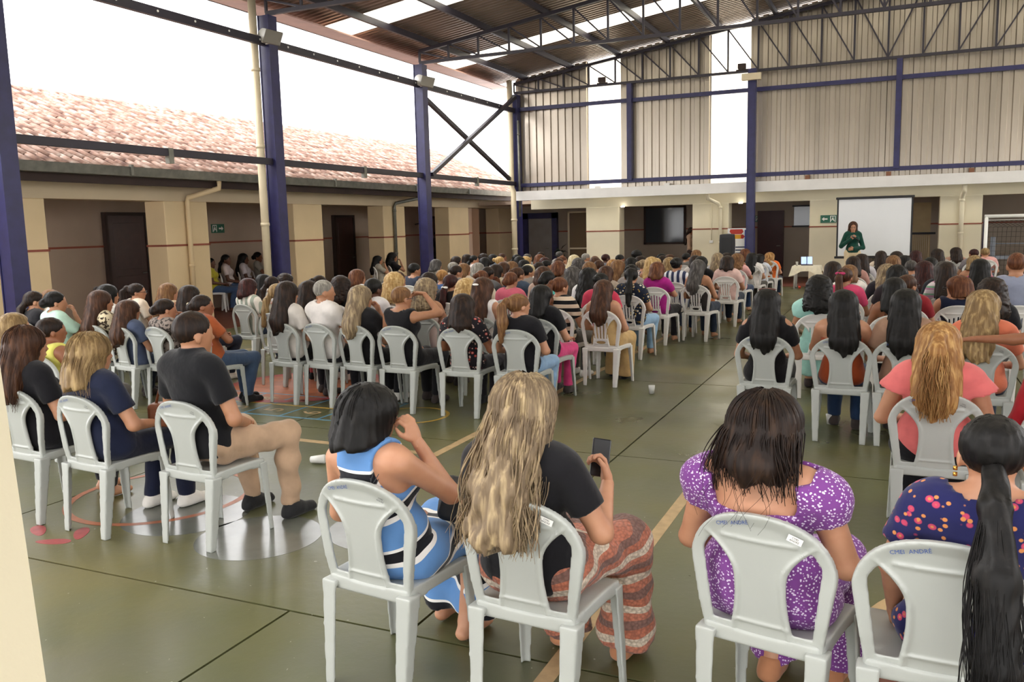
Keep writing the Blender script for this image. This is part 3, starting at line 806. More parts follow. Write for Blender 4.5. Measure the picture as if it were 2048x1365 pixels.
# ================================================================== PEOPLE
def cloth(key, c, pat=None, c2=None, c3=None, sc=1.0, rough=.85):
    nm = 'cloth_%s_%s_%s_%s' % (key, c, pat, c2)
    if nm in MATS: return MATS[nm]
    m, nt, b = nodes(nm); co = coords(nt, (1, 1, 1), 'Object'); base = lin(c)
    b.inputs['Roughness'].default_value = rough; b.inputs['Specular IOR Level'].default_value = .2
    try: b.inputs['Sheen Weight'].default_value = .15
    except Exception: pass
    def mix(fac, a, bb):
        mx = nt.nodes.new('ShaderNodeMixRGB'); nt.links.new(fac, mx.inputs[0])
        for i, q in ((1, a), (2, bb)):
            if isinstance(q, tuple): mx.inputs[i].default_value = q
            else: nt.links.new(q, mx.inputs[i])
        return mx.outputs[0]
    n = N(nt, 'ShaderNodeTexNoise'); n.inputs['Scale'].default_value = 9; n.inputs['Detail'].default_value = 3; nt.links.new(co, n.inputs['Vector'])
    col = ramp(nt, n.outputs[0], [(.3, tuple(x * .86 for x in base[:3]) + (1,)), (.7, tuple(min(1, x * 1.10) for x in base[:3]) + (1,))]).outputs[0]
    sep = nt.nodes.new('ShaderNodeSeparateXYZ'); nt.links.new(co, sep.inputs[0])
    def math_(op, a, bb=None):
        q = nt.nodes.new('ShaderNodeMath'); q.operation = op
        for i, w in ((0, a), (1, bb)):
            if w is None: continue
            if isinstance(w, (int, float)): q.inputs[i].default_value = w
            else: nt.links.new(w, q.inputs[i])
        return q.outputs[0]
    def vor(scale, thr, feat='F1'):
        v = N(nt, 'ShaderNodeTexVoronoi'); v.inputs['Scale'].default_value = scale; v.feature = feat; nt.links.new(co, v.inputs['Vector'])
        return ramp(nt, v.outputs['Distance'], [(thr, (1, 1, 1, 1)), (thr + .06, (0, 0, 0, 1))]).outputs[0], v
    if pat == 'dots':
        f, _ = vor(80 * sc, .26); col = mix(f, col, lin(c2)); f, _ = vor(55 * sc, .20); col = mix(f, col, lin(c2))
    elif pat == 'floral':
        f, v = vor(19 * sc, .24); f3, _ = vor(27 * sc, .20)
        col = mix(f, col, lin(c2)); f2, _ = vor(19 * sc, .10); col = mix(f2, col, lin(c3 or c2)); 
        if c3: col = mix(f3, col, lin(c3))
    elif pat == 'animal':
        n2 = N(nt, 'ShaderNodeTexNoise'); n2.inputs['Scale'].default_value = 26 * sc; nt.links.new(co, n2.inputs['Vector'])
        f = ramp(nt, n2.outputs[0], [(.50, (0, 0, 0, 1)), (.54, (1, 1, 1, 1))]).outputs[0]; col = mix(f, col, lin(c2))
    elif pat in ('hstripe', 'vstripe', 'dress', 'crochet'):
        ax = sep.outputs[0] if pat == 'vstripe' else sep.outputs[2]
        if pat == 'dress':
            # seated: bands run round the body and along the skirt
            ax = math_('SUBTRACT', sep.outputs[2], math_('MULTIPLY', sep.outputs[1], .55))
            t = math_('FRACT', math_('MULTIPLY', ax, 5.4))
            col = ramp(nt, t, [(0, lin(c)), (.50, lin('#e9e6e2')), (.62, lin('#14141a')), (.86, lin('#e9e6e2')), (.93, lin(c))], 'CONSTANT').outputs[0]
        elif pat == 'crochet':
            wv = math_('SINE', math_('MULTIPLY', sep.outputs[0], 26)); ax = math_('ADD', math_('SUBTRACT', sep.outputs[2], math_('MULTIPLY', sep.outputs[1], .35)), math_('MULTIPLY', wv, .011))
            t = math_('FRACT', math_('MULTIPLY', ax, 7.5))
            col = ramp(nt, t, [(0, lin('#cfc0ac')), (.26, lin('#b06a52')), (.52, lin('#7c5d54')), (.76, lin('#b8735c'))], 'CONSTANT').outputs[0]
            kn = N(nt, 'ShaderNodeTexVoronoi'); kn.inputs['Scale'].default_value = 75; nt.links.new(co, kn.inputs['Vector'])
            bp = nt.nodes.new('ShaderNodeBump'); bp.inputs['Strength'].default_value = .9; bp.inputs['Distance'].default_value = .006; nt.links.new(kn.outputs['Distance'], bp.inputs['Height']); nt.links.new(bp.outputs[0], b.inputs['Normal'])
            col = mix(ramp(nt, kn.outputs['Distance'], [(.35, (0, 0, 0, 1)), (.75, (.45, .45, .45, 1))]).outputs[0], col, lin('#4d3a34'))
        else:
            t = math_('FRACT', math_('MULTIPLY', ax, 11 * sc))
            st = [(0, base), (.5, lin(c2))] + ([(.75, lin(c3))] if c3 else [])
            col = ramp(nt, t, st, 'CONSTANT').outputs[0]
    nt.links.new(col, b.inputs['Base Color'])
    if pat != 'crochet':
        n3 = N(nt, 'ShaderNodeTexNoise'); n3.inputs['Scale'].default_value = 14; n3.inputs['Detail'].default_value = 2; nt.links.new(co, n3.inputs['Vector'])
        bp = nt.nodes.new('ShaderNodeBump'); bp.inputs['Strength'].default_value = .35; bp.inputs['Distance'].default_value = .02
        nt.links.new(n3.outputs[0], bp.inputs['Height']); nt.links.new(bp.outputs[0], b.inputs['Normal'])
    MATS[nm] = m; return m

def skin(c):
    nm = 'skin_' + c
    if nm in MATS: return MATS[nm]
    m, nt, b = nodes(nm); co = coords(nt); n = N(nt, 'ShaderNodeTexNoise'); n.inputs['Scale'].default_value = 16; n.inputs['Detail'].default_value = 4; nt.links.new(co, n.inputs['Vector'])
    base = lin(c); r = ramp(nt, n.outputs[0], [(.3, (base[0] * .88, base[1] * .82, base[2] * .80, 1)), (.7, base)])
    nt.links.new(r.outputs[0], b.inputs['Base Color']); b.inputs['Roughness'].default_value = .5
    
    MATS[nm] = m; return m
def hairm(c, c2=None):
    nm = 'hair_%s_%s' % (c, c2)
    if nm in MATS: return MATS[nm]
    m, nt, b = nodes(nm); co = coords(nt, (55, 55, 3.2)); n = N(nt, 'ShaderNodeTexNoise'); n.inputs['Scale'].default_value = 1.0; n.inputs['Detail'].default_value = 3; nt.links.new(co, n.inputs['Vector'])
    a = lin(c); d = lin(c2) if c2 else tuple(min(1, x * 1.5 + .004) for x in a[:3]) + (1,)
    lo = tuple(x * .62 for x in a[:3]) + (1,)
    r = ramp(nt, n.outputs[0], [(.26, lo), (.48, a), (.74, d)])
    nt.links.new(r.outputs[0], b.inputs['Base Color']); b.inputs['Roughness'].default_value = .5; b.inputs['Specular IOR Level'].default_value = .22
    bp = nt.nodes.new('ShaderNodeBump'); bp.inputs['Strength'].default_value = .5; bp.inputs['Distance'].default_value = .004; nt.links.new(n.outputs[0], bp.inputs['Height']); nt.links.new(bp.outputs[0], b.inputs['Normal'])
    MATS[nm] = m; return m
M_LIP = plain('lip_tone', '#a8605a', .45); M_EYE = plain('eye_dark', '#2a211d', .2); M_BROW = plain('brow_hair', '#3a2a22', .8)

# poses: (elbow, wrist, hand direction, palm normal) for left and right in the sitter's frame
def P3(*a): return np.array(a, float)
ARMS = {
    'lap': (P3(.235, -.10, .70), P3(.10, .13, .605), P3(-.7, .6, -.2), P3(0, 0, -1)),
    'thigh': (P3(.245, -.08, .70), P3(.15, .17, .63), P3(-.1, 1, -.1), P3(0, 0, -1)),
    'chin': (P3(.20, .07, .74), P3(.10, .045, .985), P3(-.6, .2, .8), P3(-.3, -1, .2)),
    'mouth': (P3(.18, .10, .76), P3(.07, .085, .98), P3(-.5, 0, .85), P3(-.2, -1, 0)),
    'cross': (P3(.225, .0, .76), P3(-.02, .10, .775), P3(-1, .1, .12), P3(0, -1, 0)),
    'face': (P3(.21, .06, .76), P3(.135, -.005, 1.02), P3(-.25, -.05, 1), P3(-1, 0, -.1)),
    'phone': (P3(.26, -.08, .72), P3(.21, .13, .83), P3(-.35, .5, .75), P3(-.8, -.5, .1)),
    'brow': (P3(.33, .05, .98), P3(.16, .07, 1.17), P3(-.85, -.05, .1), P3(0, -.6, -.8)),
    'back': (P3(.40, -.13, .93), P3(.66, -.10, .92), P3(1, .05, -.1), P3(0, 0, -1)),
    'down': (P3(.22, -.11, .74), P3(.215, .02, .52), P3(0, .5, -.85), P3(-1, 0, 0)),
    'mic': (P3(.27, .02, 1.06), P3(.06, .20, 1.235), P3(-.7, .1, .65), P3(-.3, -.9, 0)),
    'waist': (P3(.25, .0, 1.02), P3(.02, .17, 1.0), P3(-1, .15, -.05), P3(0, -1, 0)),
    'hang': (P3(.235, -.01, 1.10), P3(.245, .05, .86), P3(0, .2, -1), P3(-1, 0, 0)),
}
LEGS = {
    'sit': (P3(.095, .37, .515), P3(.10, .37, .085)),
    'tuck': (P3(.095, .37, .51), P3(.09, .26, .085)),
    'wide': (P3(.19, .35, .52), P3(.17, .36, .085)),
    'out': (P3(.12, .38, .515), P3(.15, .52, .085)),
    'stand': (P3(.09, .03, .50), P3(.095, .0, .085)),
}
class Fig:
    """joints and volumes of one body; sitting by default, feet on the ground at z=0, seat at .44"""
    def __init__(s, arms=('lap', 'lap'), legs=('sit', 'sit'), yaw=0., pitch=0., tilt=0., lean=-.10, side=0., w=1., f=1., female=True, stand=False):
        s.stand = stand; s.female = female
        up = .36 if stand else 0.0; yo = .10 if stand else 0.0
        Rl = rot(0, lean, side); k1 = 1.07; piv = P3(0, -.09 + yo, .52 + up)
        def U(p): return piv + Rl @ (np.array(p, float) + P3(0, yo, up) - piv)
        s.U = U; s.R = Rl
        T = [E_(U((0, -.085, .545)), (.168 * f, .128, .105)), E_(U((0, -.092, .655)), (.142 * f, .112 * f, .13), Rl), E_(U((0, -.122, .87)), (.143 * w, .100 * (f * .5 + .5), .16), Rl),
             C_(U((-.112 * w, -.135, .975)), U((.112 * w, -.135, .975)), .064, .064),
             C_(U((0, -.128, 1.005)), U((-.120 * w, -.133, .990)), .050, .048), C_(U((0, -.128, 1.005)), U((.120 * w, -.133, .990)), .050, .048)]
        if female: T += [E_(U((.07, -.04, .86)), (.064, .06, .062), Rl), E_(U((-.07, -.04, .86)), (.064, .06, .062), Rl)]
        s.torso = T
        s.O = U((0, -.095, 1.085))
        s.neck = [C_(U((0, -.128, 1.0)), s.O + P3(0, -.005, .02), .056, .049 if female else .058)]
        Rh = rot(yaw, pitch, tilt); s.Rh = Rh; O = s.O
        def Hd(p): return O + Rh @ (np.array(p, float) * k1)
        s.Hd = Hd
        s.head = [(E_(Hd((0, -.005, .085)), (.075, .094, .086), Rh), .02), (E_(Hd((0, .034, .046)), (.060, .060, .075), Rh), .03), (C_(Hd((0, .03, .002)), Hd((0, .060, -.026)), .043, .026), .03),
                  (C_(Hd((0, .090, .058)), Hd((0, .105, .030)), .008, .012), .010), (E_(Hd((0, .089, -.001)), (.022, .011, .010), Rh), .008), (E_(Hd((0, .080, .074)), (.044, .014, .011), Rh), .012),
                  (E_(Hd((.076, -.006, .042)), (.010, .020, .031), Rh), .006), (E_(Hd((-.076, -.006, .042)), (.010, .020, .031), Rh), .006)]
        s.head = [((p[0], p[1], p[2] * k1, p[3]) if p[0] == 'e' else C_(p[1], p[2], p[3] * k1, p[4] * k1), k) for p, k in s.head]
        s.arm = []
        for sx, a in ((-1, arms[0]), (1, arms[1])):
            el, wr, hd, pn = ARMS[a]
            m = P3(sx, 1, 1); shd = U((.158 * w * sx, -.132, .970))
            if stand: e2, w2 = el * m, wr * m
            else: e2, w2 = U(el * m * P3(1 + (w - 1) * .8, 1, 1)), U(wr * m)
            s.arm.append((sx, shd, e2, w2, Rl @ (hd * m), Rl @ (pn * m)))
        s.leg = []
        for sx, l in ((-1, legs[0]), (1, legs[1])):
            kn, an = LEGS[l]; m = P3(sx, 1, 1)
            hip = P3(.085 * sx, (.0 if stand else -.05), .525 + (up if stand else 0)); s.leg.append((sx, hip, kn * m, an * m))
        s.f = f; s.w = w
    def arm_prims(s, i, inf=0, t0=0, t1=2):
        sx, a, b, c, _, _ = s.arm[i]; k = .82 + .18 * s.f
        return [C_(a, b, .050 * k, .039 * k), C_(b, c, .038 * k, .025)]
    def leg_prims(s, i):
        sx, a, b, c = s.leg[i]; k = .8 + .2 * s.f
        return [C_(a, b, .086 * k, .060 * k), C_(b, b * .62 + c * .38 + P3(0, -.012, 0), .056 * k, .054 * k), C_(b * .62 + c * .38 + P3(0, -.012, 0), c, .053 * k, .036)]
    def foot(s, i):
        sx, a, b, c = s.leg[i]
        return [C_(c + P3(0, -.03, -.045), c + P3(.012 * sx, .15, -.056), .034, .026), C_(c, c + P3(0, .05, -.035), .034, .034)]
    def bbox(s):
        pts = [s.O + P3(0, 0, .2), s.O + P3(0, .14, 0), s.O + P3(0, -.12, 0)]
        for q in s.arm: pts += [q[1], q[2], q[3] + q[4] * .0]
        for q in s.leg: pts += [q[1], q[2], q[3] + P3(0, .2, -.085)]
        pts = np.array(pts); return pts.min(0) - .16, pts.max(0) + .16

def hand_mesh(sx, wr, hd, pn, curl=.35, h=.0055):
    y = hd / np.linalg.norm(hd); z = -(pn - y * (pn @ y)); z /= np.linalg.norm(z); x = np.cross(y, z)
    R = np.stack([x, y, z], 1); th = 1.0 if sx > 0 else -1.0        # thumb side: right hand thumb points to own left when palm down
    th = -th
    v = Vol((-.075, -.03, -.09), (.075, .20, .045), h)
    v.prim(C_((0, -.02, 0), (0, .02, 0), .024, .026, (1, 1, 1.25)), .012)
    v.prim(E_((0, .045, 0), (.038, .046, .0145)), .015)
    for i, (fx, L) in enumerate(((-.029, .058), (-.010, .074), (.010, .080), (.029, .072))):
        fx *= -th; L_ = (.058, .074, .080, .072)[i]
        p = P3(fx, .078, 0); a = curl * .8; d = P3(fx * .9, 1, 0); d /= np.linalg.norm(d)
        for sgm, (fr, r0, r1) in enumerate(((.46, .0092, .0085), (.30, .0085, .0078), (.24, .0078, .0065))):
            q = p + (P3(d[0], math.cos(a) * d[1], -math.sin(a))) * L_ * fr
            v.prim(C_(p, q, r0, r1), .004); p = q; a += curl * 1.2
    t0 = P3(th * .028, .018, -.006); t1 = P3(th * .052, .048, -.016); t2 = P3(th * .050, .078, -.028)
    v.prim(C_(t0, t1, .0125, .0105), .008); v.prim(C_(t1, t2, .0100, .0075), .004)
    V, Q = v.nets(1)
    V = V @ R.T + wr
    return V, Q

MESHC = {}
def body_mesh(key, fig, h, hands=True, curl=.45):
    if ('body', key) in MESHC: return MESHC[('body', key)]
    lo, hi = fig.bbox(); v = Vol(lo, hi, h)
    for p in fig.torso: v.prim(p, .05)
    for p in fig.neck: v.prim(p, .03)
    for i in (0, 1):
        for p in fig.leg_prims(i): v.prim(p, .03)
        for p in fig.foot(i): v.prim(p, .02)
        for p in fig.arm_prims(i): v.prim(p, .022)
    for p, k in fig.head: v.prim(p, k)
    for sx in (-1, 1): v.prim(E_(fig.Hd((sx * .030, .092, .056)), (.017, .011, .010), fig.Rh), 0, 0, 's')
    for sx in (-1, 1): v.prim(E_(fig.Hd((sx * .030, .079, .056)), (.013, .012, .011), fig.Rh), .0)
    V, Q = v.nets(1)
    parts = [(V, Q)]
    if hands:
        for (sx, a, b, c, hd, pn) in fig.arm: parts.append(hand_mesh(sx, c, hd, pn, curl, .0055 if h < .0125 else .0075 if h < .016 else .009))
    off = 0; VV = []; QQ = []
    for a, b in parts: VV.append(a); QQ.append(b + off); off += len(a)
    V = np.concatenate(VV); Q = np.concatenate(QQ)
    me = mesh_np('body', V, Q)
    for m in (skin('#c99878'), M_LIP, M_EYE, M_BROW): me.materials.append(m)
    ctr = V[Q].mean(1); loc = (ctr - fig.O) @ fig.Rh / 1.07
    mi = np.zeros(len(Q), np.int32)
    mi[(np.abs(loc[:, 0]) < .021) & (np.abs(loc[:, 2] + .001) < .0085) & (loc[:, 1] > .088)] = 1
    for sx in (-1, 1):
        mi[(np.hypot((loc[:, 0] - sx * .030) / 1.3, loc[:, 2] - .056) < (.0075 if h < .012 else .0055)) & (loc[:, 1] > .06)] = 2
        if h < .012: mi[(np.abs(loc[:, 0] - sx * .033) < .018) & (np.abs(loc[:, 2] - .0775) < .0045) & (loc[:, 1] > .065)] = 3
    me.polygons.foreach_set('material_index', mi); me.update()
    MESHC[('body', key)] = me; return me

def fold(a, s1=1.0):
    def fn(x, y, z): return a * (np.sin(31 * x * s1 + 17 * z + 3) * np.sin(23 * z * s1 - 14 * y) + .6 * np.sin(41 * y + 29 * z * s1 + 11 * x))
    return fn
def garment(key, fig, kind, h, opt=None):
    """kinds: tee tank strap long puff flutter cold polo shirt / pants wide skirt"""
    k_ = ('g', kind, key, str(opt))
    if k_ in MESHC: return MESHC[k_]
    opt = opt or {}
    lo, hi = fig.bbox(); U = fig.U
    top = kind not in ('pants', 'wide', 'skirt', 'shorts')
    v = Vol(lo, hi, h)
    if top:
        inf = opt.get('inf', .013)
        for p in fig.torso: v.prim(p, .055, inf)
        v.prim(fig.neck[0], .03, .006)
        slv = {'tee': .62, 'polo': .62, 'shirt': .62, 'long': 2.0, 'puff': .42, 'flutter': .30, 'cold': .60, 'cap': .30, 'tank': 0, 'strap': 0, 'racer': 0}[kind]
        if slv:
            for i in (0, 1):
                sx, a, b, c, _, _ = fig.arm[i]; k = .82 + .18 * fig.f
                if slv > 1:
                    for p in fig.arm_prims(i): v.prim(p, .025, .013)
                else:
                    e = a + (b - a) * slv; d = (b - a) / np.linalg.norm(b - a)
                    g = Vol(lo, hi, h)
                    if kind == 'puff':
                        g.prim(E_(a + (b - a) * .14 + P3(0, 0, .02), (.088, .085, .082)), .03); g.prim(C_(a, e, .075, .062), .03)
                    elif kind == 'flutter': g.prim(C_(a, e, .058 * k, .094), .02)
                    else: g.prim(C_(a, e, .052 * k + .013, .046 * k + .019), .02)
                    g.apply(lambda F, x, y, z: np.maximum(F, (x - e[0]) * d[0] + (y - e[1]) * d[1] + (z - e[2]) * d[2]))
                    t = np.clip(.5 + .5 * (v.F - g.F) / .03, 0, 1); v.F = np.where(g.F > 100, v.F, np.where(v.F > 100, g.F, v.F * (1 - t) + g.F * t - .03 * t * (1 - t)))
        nk = opt.get('neck', 'crew'); c = U((0, -.105, 1.045))
        if nk == 'crew': v.prim(E_(c + P3(0, .0, .012), (.078, .078, .050)), 0, 0, 's'); v.prim(E_(c + P3(0, 0, .08), (.085, .10, .08)), 0, 0, 's')
        elif nk == 'wide': v.prim(E_(c, (.125, .095, .065)), 0, 0, 's'); v.prim(E_(c + P3(0, 0, .09), (.14, .12, .09)), 0, 0, 's')
        elif nk == 'collar': v.prim(E_(c + P3(0, .0, .055), (.075, .09, .045)), 0, 0, 's'); 
        elif nk == 'square':
            q = U((0, -.24, 1.01)); R = fig.R
            bw, bh = opt.get('sq', (.112, .105))
            def sq(F, x, y, z):
                Z = z - q[2]; return np.maximum(F, -np.maximum(np.maximum(np.abs(x) - bw - .04 * (Z > 0), np.abs(Z) - bh), y - q[1] - .13))
            v.apply(sq); v.prim(E_(c + P3(0, .02, .02), (.11, .12, .06)), 0, 0, 's')
        if kind in ('tank', 'racer'):
            wv = .062 if kind == 'tank' else .112
            for sx in (-1, 1): v.prim(E_(U((sx * (.205 if kind == 'tank' else .186) * fig.w, -.13 - (.03 if kind == 'racer' else 0), .965)), (wv, .15, .105 if kind == 'tank' else .135)), 0, 0, 's')
        if kind == 'strap':
            zc = U((0, -.12, .885))[2]; v.apply(lambda F, x, y, z: np.maximum(F, z - zc - .05 * (y > -.08)))
            for sx in (-1, 1): v.prim(C_(U((sx * .085, -.215, .86)), U((sx * .082, -.175, 1.03)), .010, .010), 0); v.prim(C_(U((sx * .082, -.175, 1.03)), U((sx * .08, -.05, .95)), .010, .010), 0)
        if kind == 'cold':
            for sx in (-1, 1): v.prim(E_(U((sx * .185 * fig.w, -.135, 1.015)), (.05, .06, .042)), 0, 0, 's')
        if nk == 'collar':
            v.prim(('f', lambda x, y, z: np.abs(np.sqrt(((x - c[0]) / 1.0) ** 2 + ((y - c[1] + .012) / 1.0) ** 2) - .066 + .30 * (z - c[2] - .02)) - .007 + np.maximum(np.abs(z - c[2] - .012) - .026, 0) * 3, (c - P3(.11, .11, .06), c + P3(.11, .11, .06))), .008)
        hem = opt.get('hem', .47)
        if not fig.stand: v.apply(lambda F, x, y, z: np.maximum(F, np.maximum(hem - z, y - .10)))
        else: v.apply(lambda F, x, y, z: np.maximum(F, .90 - z))
    else:
        for p in fig.torso[:2]: v.prim(p, .05, .008)
        if kind == 'skirt':
            hz = opt.get('hem', .14)
            for sx, a, b, c in fig.leg:
                v.prim(C_(a, b, .10, .085), .10); m = P3(c[0] * 1.05, b[1] * .6 + c[1] * .4 + .02, hz - .02)
                v.prim(C_(b, m, .085, .115), .09)
            if not fig.stand: v.prim(E_((0, .18, .515), (.13, .24, .072)), .06)
            v.apply(lambda F, x, y, z: np.maximum(F, hz + .012 * np.sin(20 * x) - z))
        else:
            ex = .012 if kind == 'pants' else .03
            for i in (0, 1):
                pr = fig.leg_prims(i); v.prim(pr[0], .035, ex)
                sx, a, b, c = fig.leg[i]
                if kind == 'pants': v.prim(pr[1], .03, ex); v.prim(pr[2], .02, ex + .004)
                else: v.prim(C_(b, c, .085, .105), .04)
            cut = .085 if kind == 'pants' else .04
            v.apply(lambda F, x, y, z: np.maximum(F, cut - z))
        wz = (.64 if not fig.stand else 1.02)
        v.apply(lambda F, x, y, z: np.maximum(F, z - wz))
    fa = opt.get('fold', .0022)
    fn = fold(fa); v.apply(lambda F, x, y, z: np.where(np.abs(F) < .06, F + fn(x, y, z), F))
    me = mesh_np(kind, *v.nets(1)); me.materials.append(M_WHITE)
    MESHC[k_] = me; return me

def shoe_mesh(i, fig, key, h=.010):
    if ('s', key, i) in MESHC: return MESHC[('s', key, i)]
    sx, a, b, c = fig.leg[i]
    v = Vol(c + P3(-.09, -.12, -.10), c + P3(.09, .24, .06), h)
    for p in fig.foot(i): v.prim(p, .03, .009)
    v.prim(C_(c + P3(0, -.035, -.062), c + P3(.012 * sx, .155, -.062), .040, .036, (1, 1, 1.7)), .01)
    z0 = max(.004, c[2] - .083)
    v.apply(lambda F, x, y, z: np.maximum(F, np.maximum(z0 - z, z - c[2] - .018)))
    me = mesh_np('shoe', *v.nets(1)); me.materials.append(M_WHITE); MESHC[('s', key, i)] = me; return me

def hair_mesh(style, h, seed=0, L=None):
    """hair in the head frame (origin at the top of the neck, face toward +Y)"""
    k_ = ('h', style, h, seed, L)
    if k_ in MESHC: return MESHC[k_]
    rs = np.random.RandomState(seed + 5); ph = rs.rand(6) * 6.28
    st = style.split('_')[0]
    long_ = {'long': -.30, 'wavy': -.28, 'mid': -.15, 'bob': -.055, 'curly': -.16, 'half': -.30, 'vlong': -.38}.get(st, 0)
    if L is not None: long_ = L
    v = Vol((-.22, -.27, min(-.12, long_ - .12) if st not in ('pony', 'low', 'braid', 'plait') else (L if L is not None else -.26) - .1), (.22, .14, .25), h)
    tight = st in ('cap', 'pony', 'bun', 'low', 'braid', 'plait', 'updo')
    if st in ('short', 'fade', 'crop'): cap = E_((0, -.008, .090), (.080, .099, .089) if st != 'crop' else (.0785, .097, .0875))
    elif st == 'afro': cap = E_((0, -.02, .10), (.125, .125, .12))
    elif tight: cap = E_((0, -.010, .088), (.0825, .102, .091))
    else: cap = E_((0, -.014, .091), (.096, .114, .101))
    v.prim(cap, .0)
    if long_ < 0:
        wd = 1.0 if st != 'curly' else 1.18
        pts = [((0, -.025, .085), .101 * wd), ((0, -.060, -.03), .106 * wd), ((0, -.098, -.12), .108 * wd)]
        if long_ < -.16: pts += [((0, -.130, -.20), .102 * wd)]
        pts += [((0, -.062 if long_ > -.08 else -.100 if long_ > -.17 else -.148, long_), .060 * wd if st not in ('wavy', 'bob') else .098)]
        pts = [p for p in pts if p[0][2] >= long_ - 1e-6]
        for (a, ra), (b, rb) in zip(pts[:-1], pts[1:]): v.prim(C_(a, b, ra, rb, (1, 1.35 if a[2] < 0 else 1.0, 1)), .03)
        fr = .035 if st != 'bob' else .055
        v.apply(lambda F, x, y, z: np.maximum(F, np.where(z < .05, y - fr + .25 * np.maximum(-z, 0) - .0, -1)))
        v.apply(lambda F, x, y, z: np.maximum(F, long_ + .03 * np.sin(47 * x + ph[0]) * np.sin(19 * x + ph[1]) + 1.2 * x * x - z - (.03 if st == 'wavy' else 0)))
    elif tight or st in ('short', 'fade', 'crop'):
        lo_ = .000 if tight else -.008
        v.apply(lambda F, x, y, z: np.maximum(F, lo_ + np.clip((y + .060) * .60, 0, .085) - z))
    if st != 'afro': v.prim(E_((0, .118, .028), (.080, .092, .100)), 0, 0, 's')
    else: v.prim(E_((0, .15, .03), (.085, .10, .11)), 0, 0, 's')
    if st == 'pony':
        e = L if L is not None else -.26
        v.prim(E_((0, -.118, .120), (.026, .026, .026)), .02); v.prim(C_((0, -.118, .120), (0, -.165, .06), .028, .036), .02); v.prim(C_((0, -.165, .06), (.012, -.165, -.08), .040, .044), .02)
        v.prim(C_((.012, -.165, -.08), (.0, -.175, e), .046, .018), .02)
    if st in ('low', 'plait'):
        e = L if L is not None else -.30
        v.prim(C_((0, -.098, .035), (0, -.135, -.02), .034, .036), .02); v.prim(C_((0, -.135, -.02), (0, -.155, -.14), .037, .040 if st == 'low' else .034), .02); v.prim(C_((0, -.155, -.14), (0, -.175, e), .040 if st == 'low' else .034, .026 if st == 'low' else .018), .02)
    if st == 'bun': v.prim(E_((0, -.122, .105), (.046, .040, .044)), .012)
    if st == 'updo': v.prim(E_((0, -.110, .055), (.052, .042, .050)), .02)
    if st == 'half': v.prim(E_((0, -.115, .11), (.05, .02, .03)), .02)
    amp = {'wavy': .0055, 'curly': .0, 'afro': 0, 'short': .0025, 'crop': .0008, 'fade': .002}.get(st, .0042)
    def strands(F, x, y, z):
        th = np.arctan2(x, -(y + .0)) ; zz = z
        wv = np.sin(13 * zz + 3.0 * th + ph[2]) * (.9 if st == 'wavy' else .25)
        d = amp * (np.sin(23 * th + 5 * wv + ph[3]) * .6 + np.sin(41 * th - 7 * wv + 6 * zz + ph[4]) * .4)
        if st in ('curly', 'afro'):
            d = d + .008 * (np.sin(62 * x + 9 * np.sin(31 * z)) * np.sin(58 * z + ph[5]) * np.sin(55 * y + 4) + .8 * np.sin(95 * z + 20 * np.sin(20 * x)) * np.sin(80 * x + 2) * .6)
        if st == 'plait': d = d + .007 * np.sin(85 * z) * (z < .0)
        if st == 'wavy': d = d + .003 * np.sin(38 * z + 8 * th + ph[0])
        d = d * (1 + 1.4 * np.clip(-z / .25, 0, 1)); return np.where(np.abs(F) < .05, F + d, F)
    v.apply(strands)
    me = mesh_np('hair', *v.nets(1)); me.materials.append(M_DARK); MESHC[k_] = me; return me

def setm(o, m, slot=0):
    s = o.material_slots[slot]; s.link = 'OBJECT'; s.material = m; return o

def strands_mesh(n, paths_fn, r=.0022, seg=14, seed=1, sides=3):
    """n loose hair strands, each a tapered tube"""
    rs = np.random.RandomState(seed); mb = MB()
    for i in range(n):
        pts = paths_fn(rs, seg); rr = [r * (1 - .75 * k / (len(pts) - 1)) for k in range(len(pts))]
        mb.tube(pts, rr, sides, caps=False)
    return mesh_py('hair_strands', mb.v, mb.f, M_DARK, True)
HAIRC = {'black': ('#0c0a09', '#1b1816'), 'dark': ('#1e130e', '#382619'), 'brown': ('#3a2317', '#5e3d27'), 'lbrown': ('#6b4a2e', '#93704a'), 'auburn': ('#55301c', '#7d5032'), 'maroon': ('#2c1110', '#4c211c'),
         'blonde': ('#b08d58', '#dcc490'), 'dblonde': ('#7d6442', '#b59a6c'), 'platinum': ('#c9b78e', '#e8dfc4'), 'grey': ('#7d7870', '#b5b0a6'), 'gblonde': ('#786650', '#b8a27c'), 'golden': ('#8f6438', '#cba368'), 'dgrey': ('#403c3a', '#6c6864')}
HDESC = {'black': 'black', 'dark': 'dark brown', 'brown': 'brown', 'lbrown': 'light brown', 'auburn': 'auburn', 'maroon': 'dark red', 'blonde': 'blond', 'dblonde': 'dark blond', 'platinum': 'pale blond', 'grey': 'grey', 'gblonde': 'ash blond', 'golden': 'golden', 'dgrey': 'dark grey'}
SKINS = {'l': '#be8b6c', 'm': '#b07e5e', 't': '#935f42', 'd': '#5c3826'}
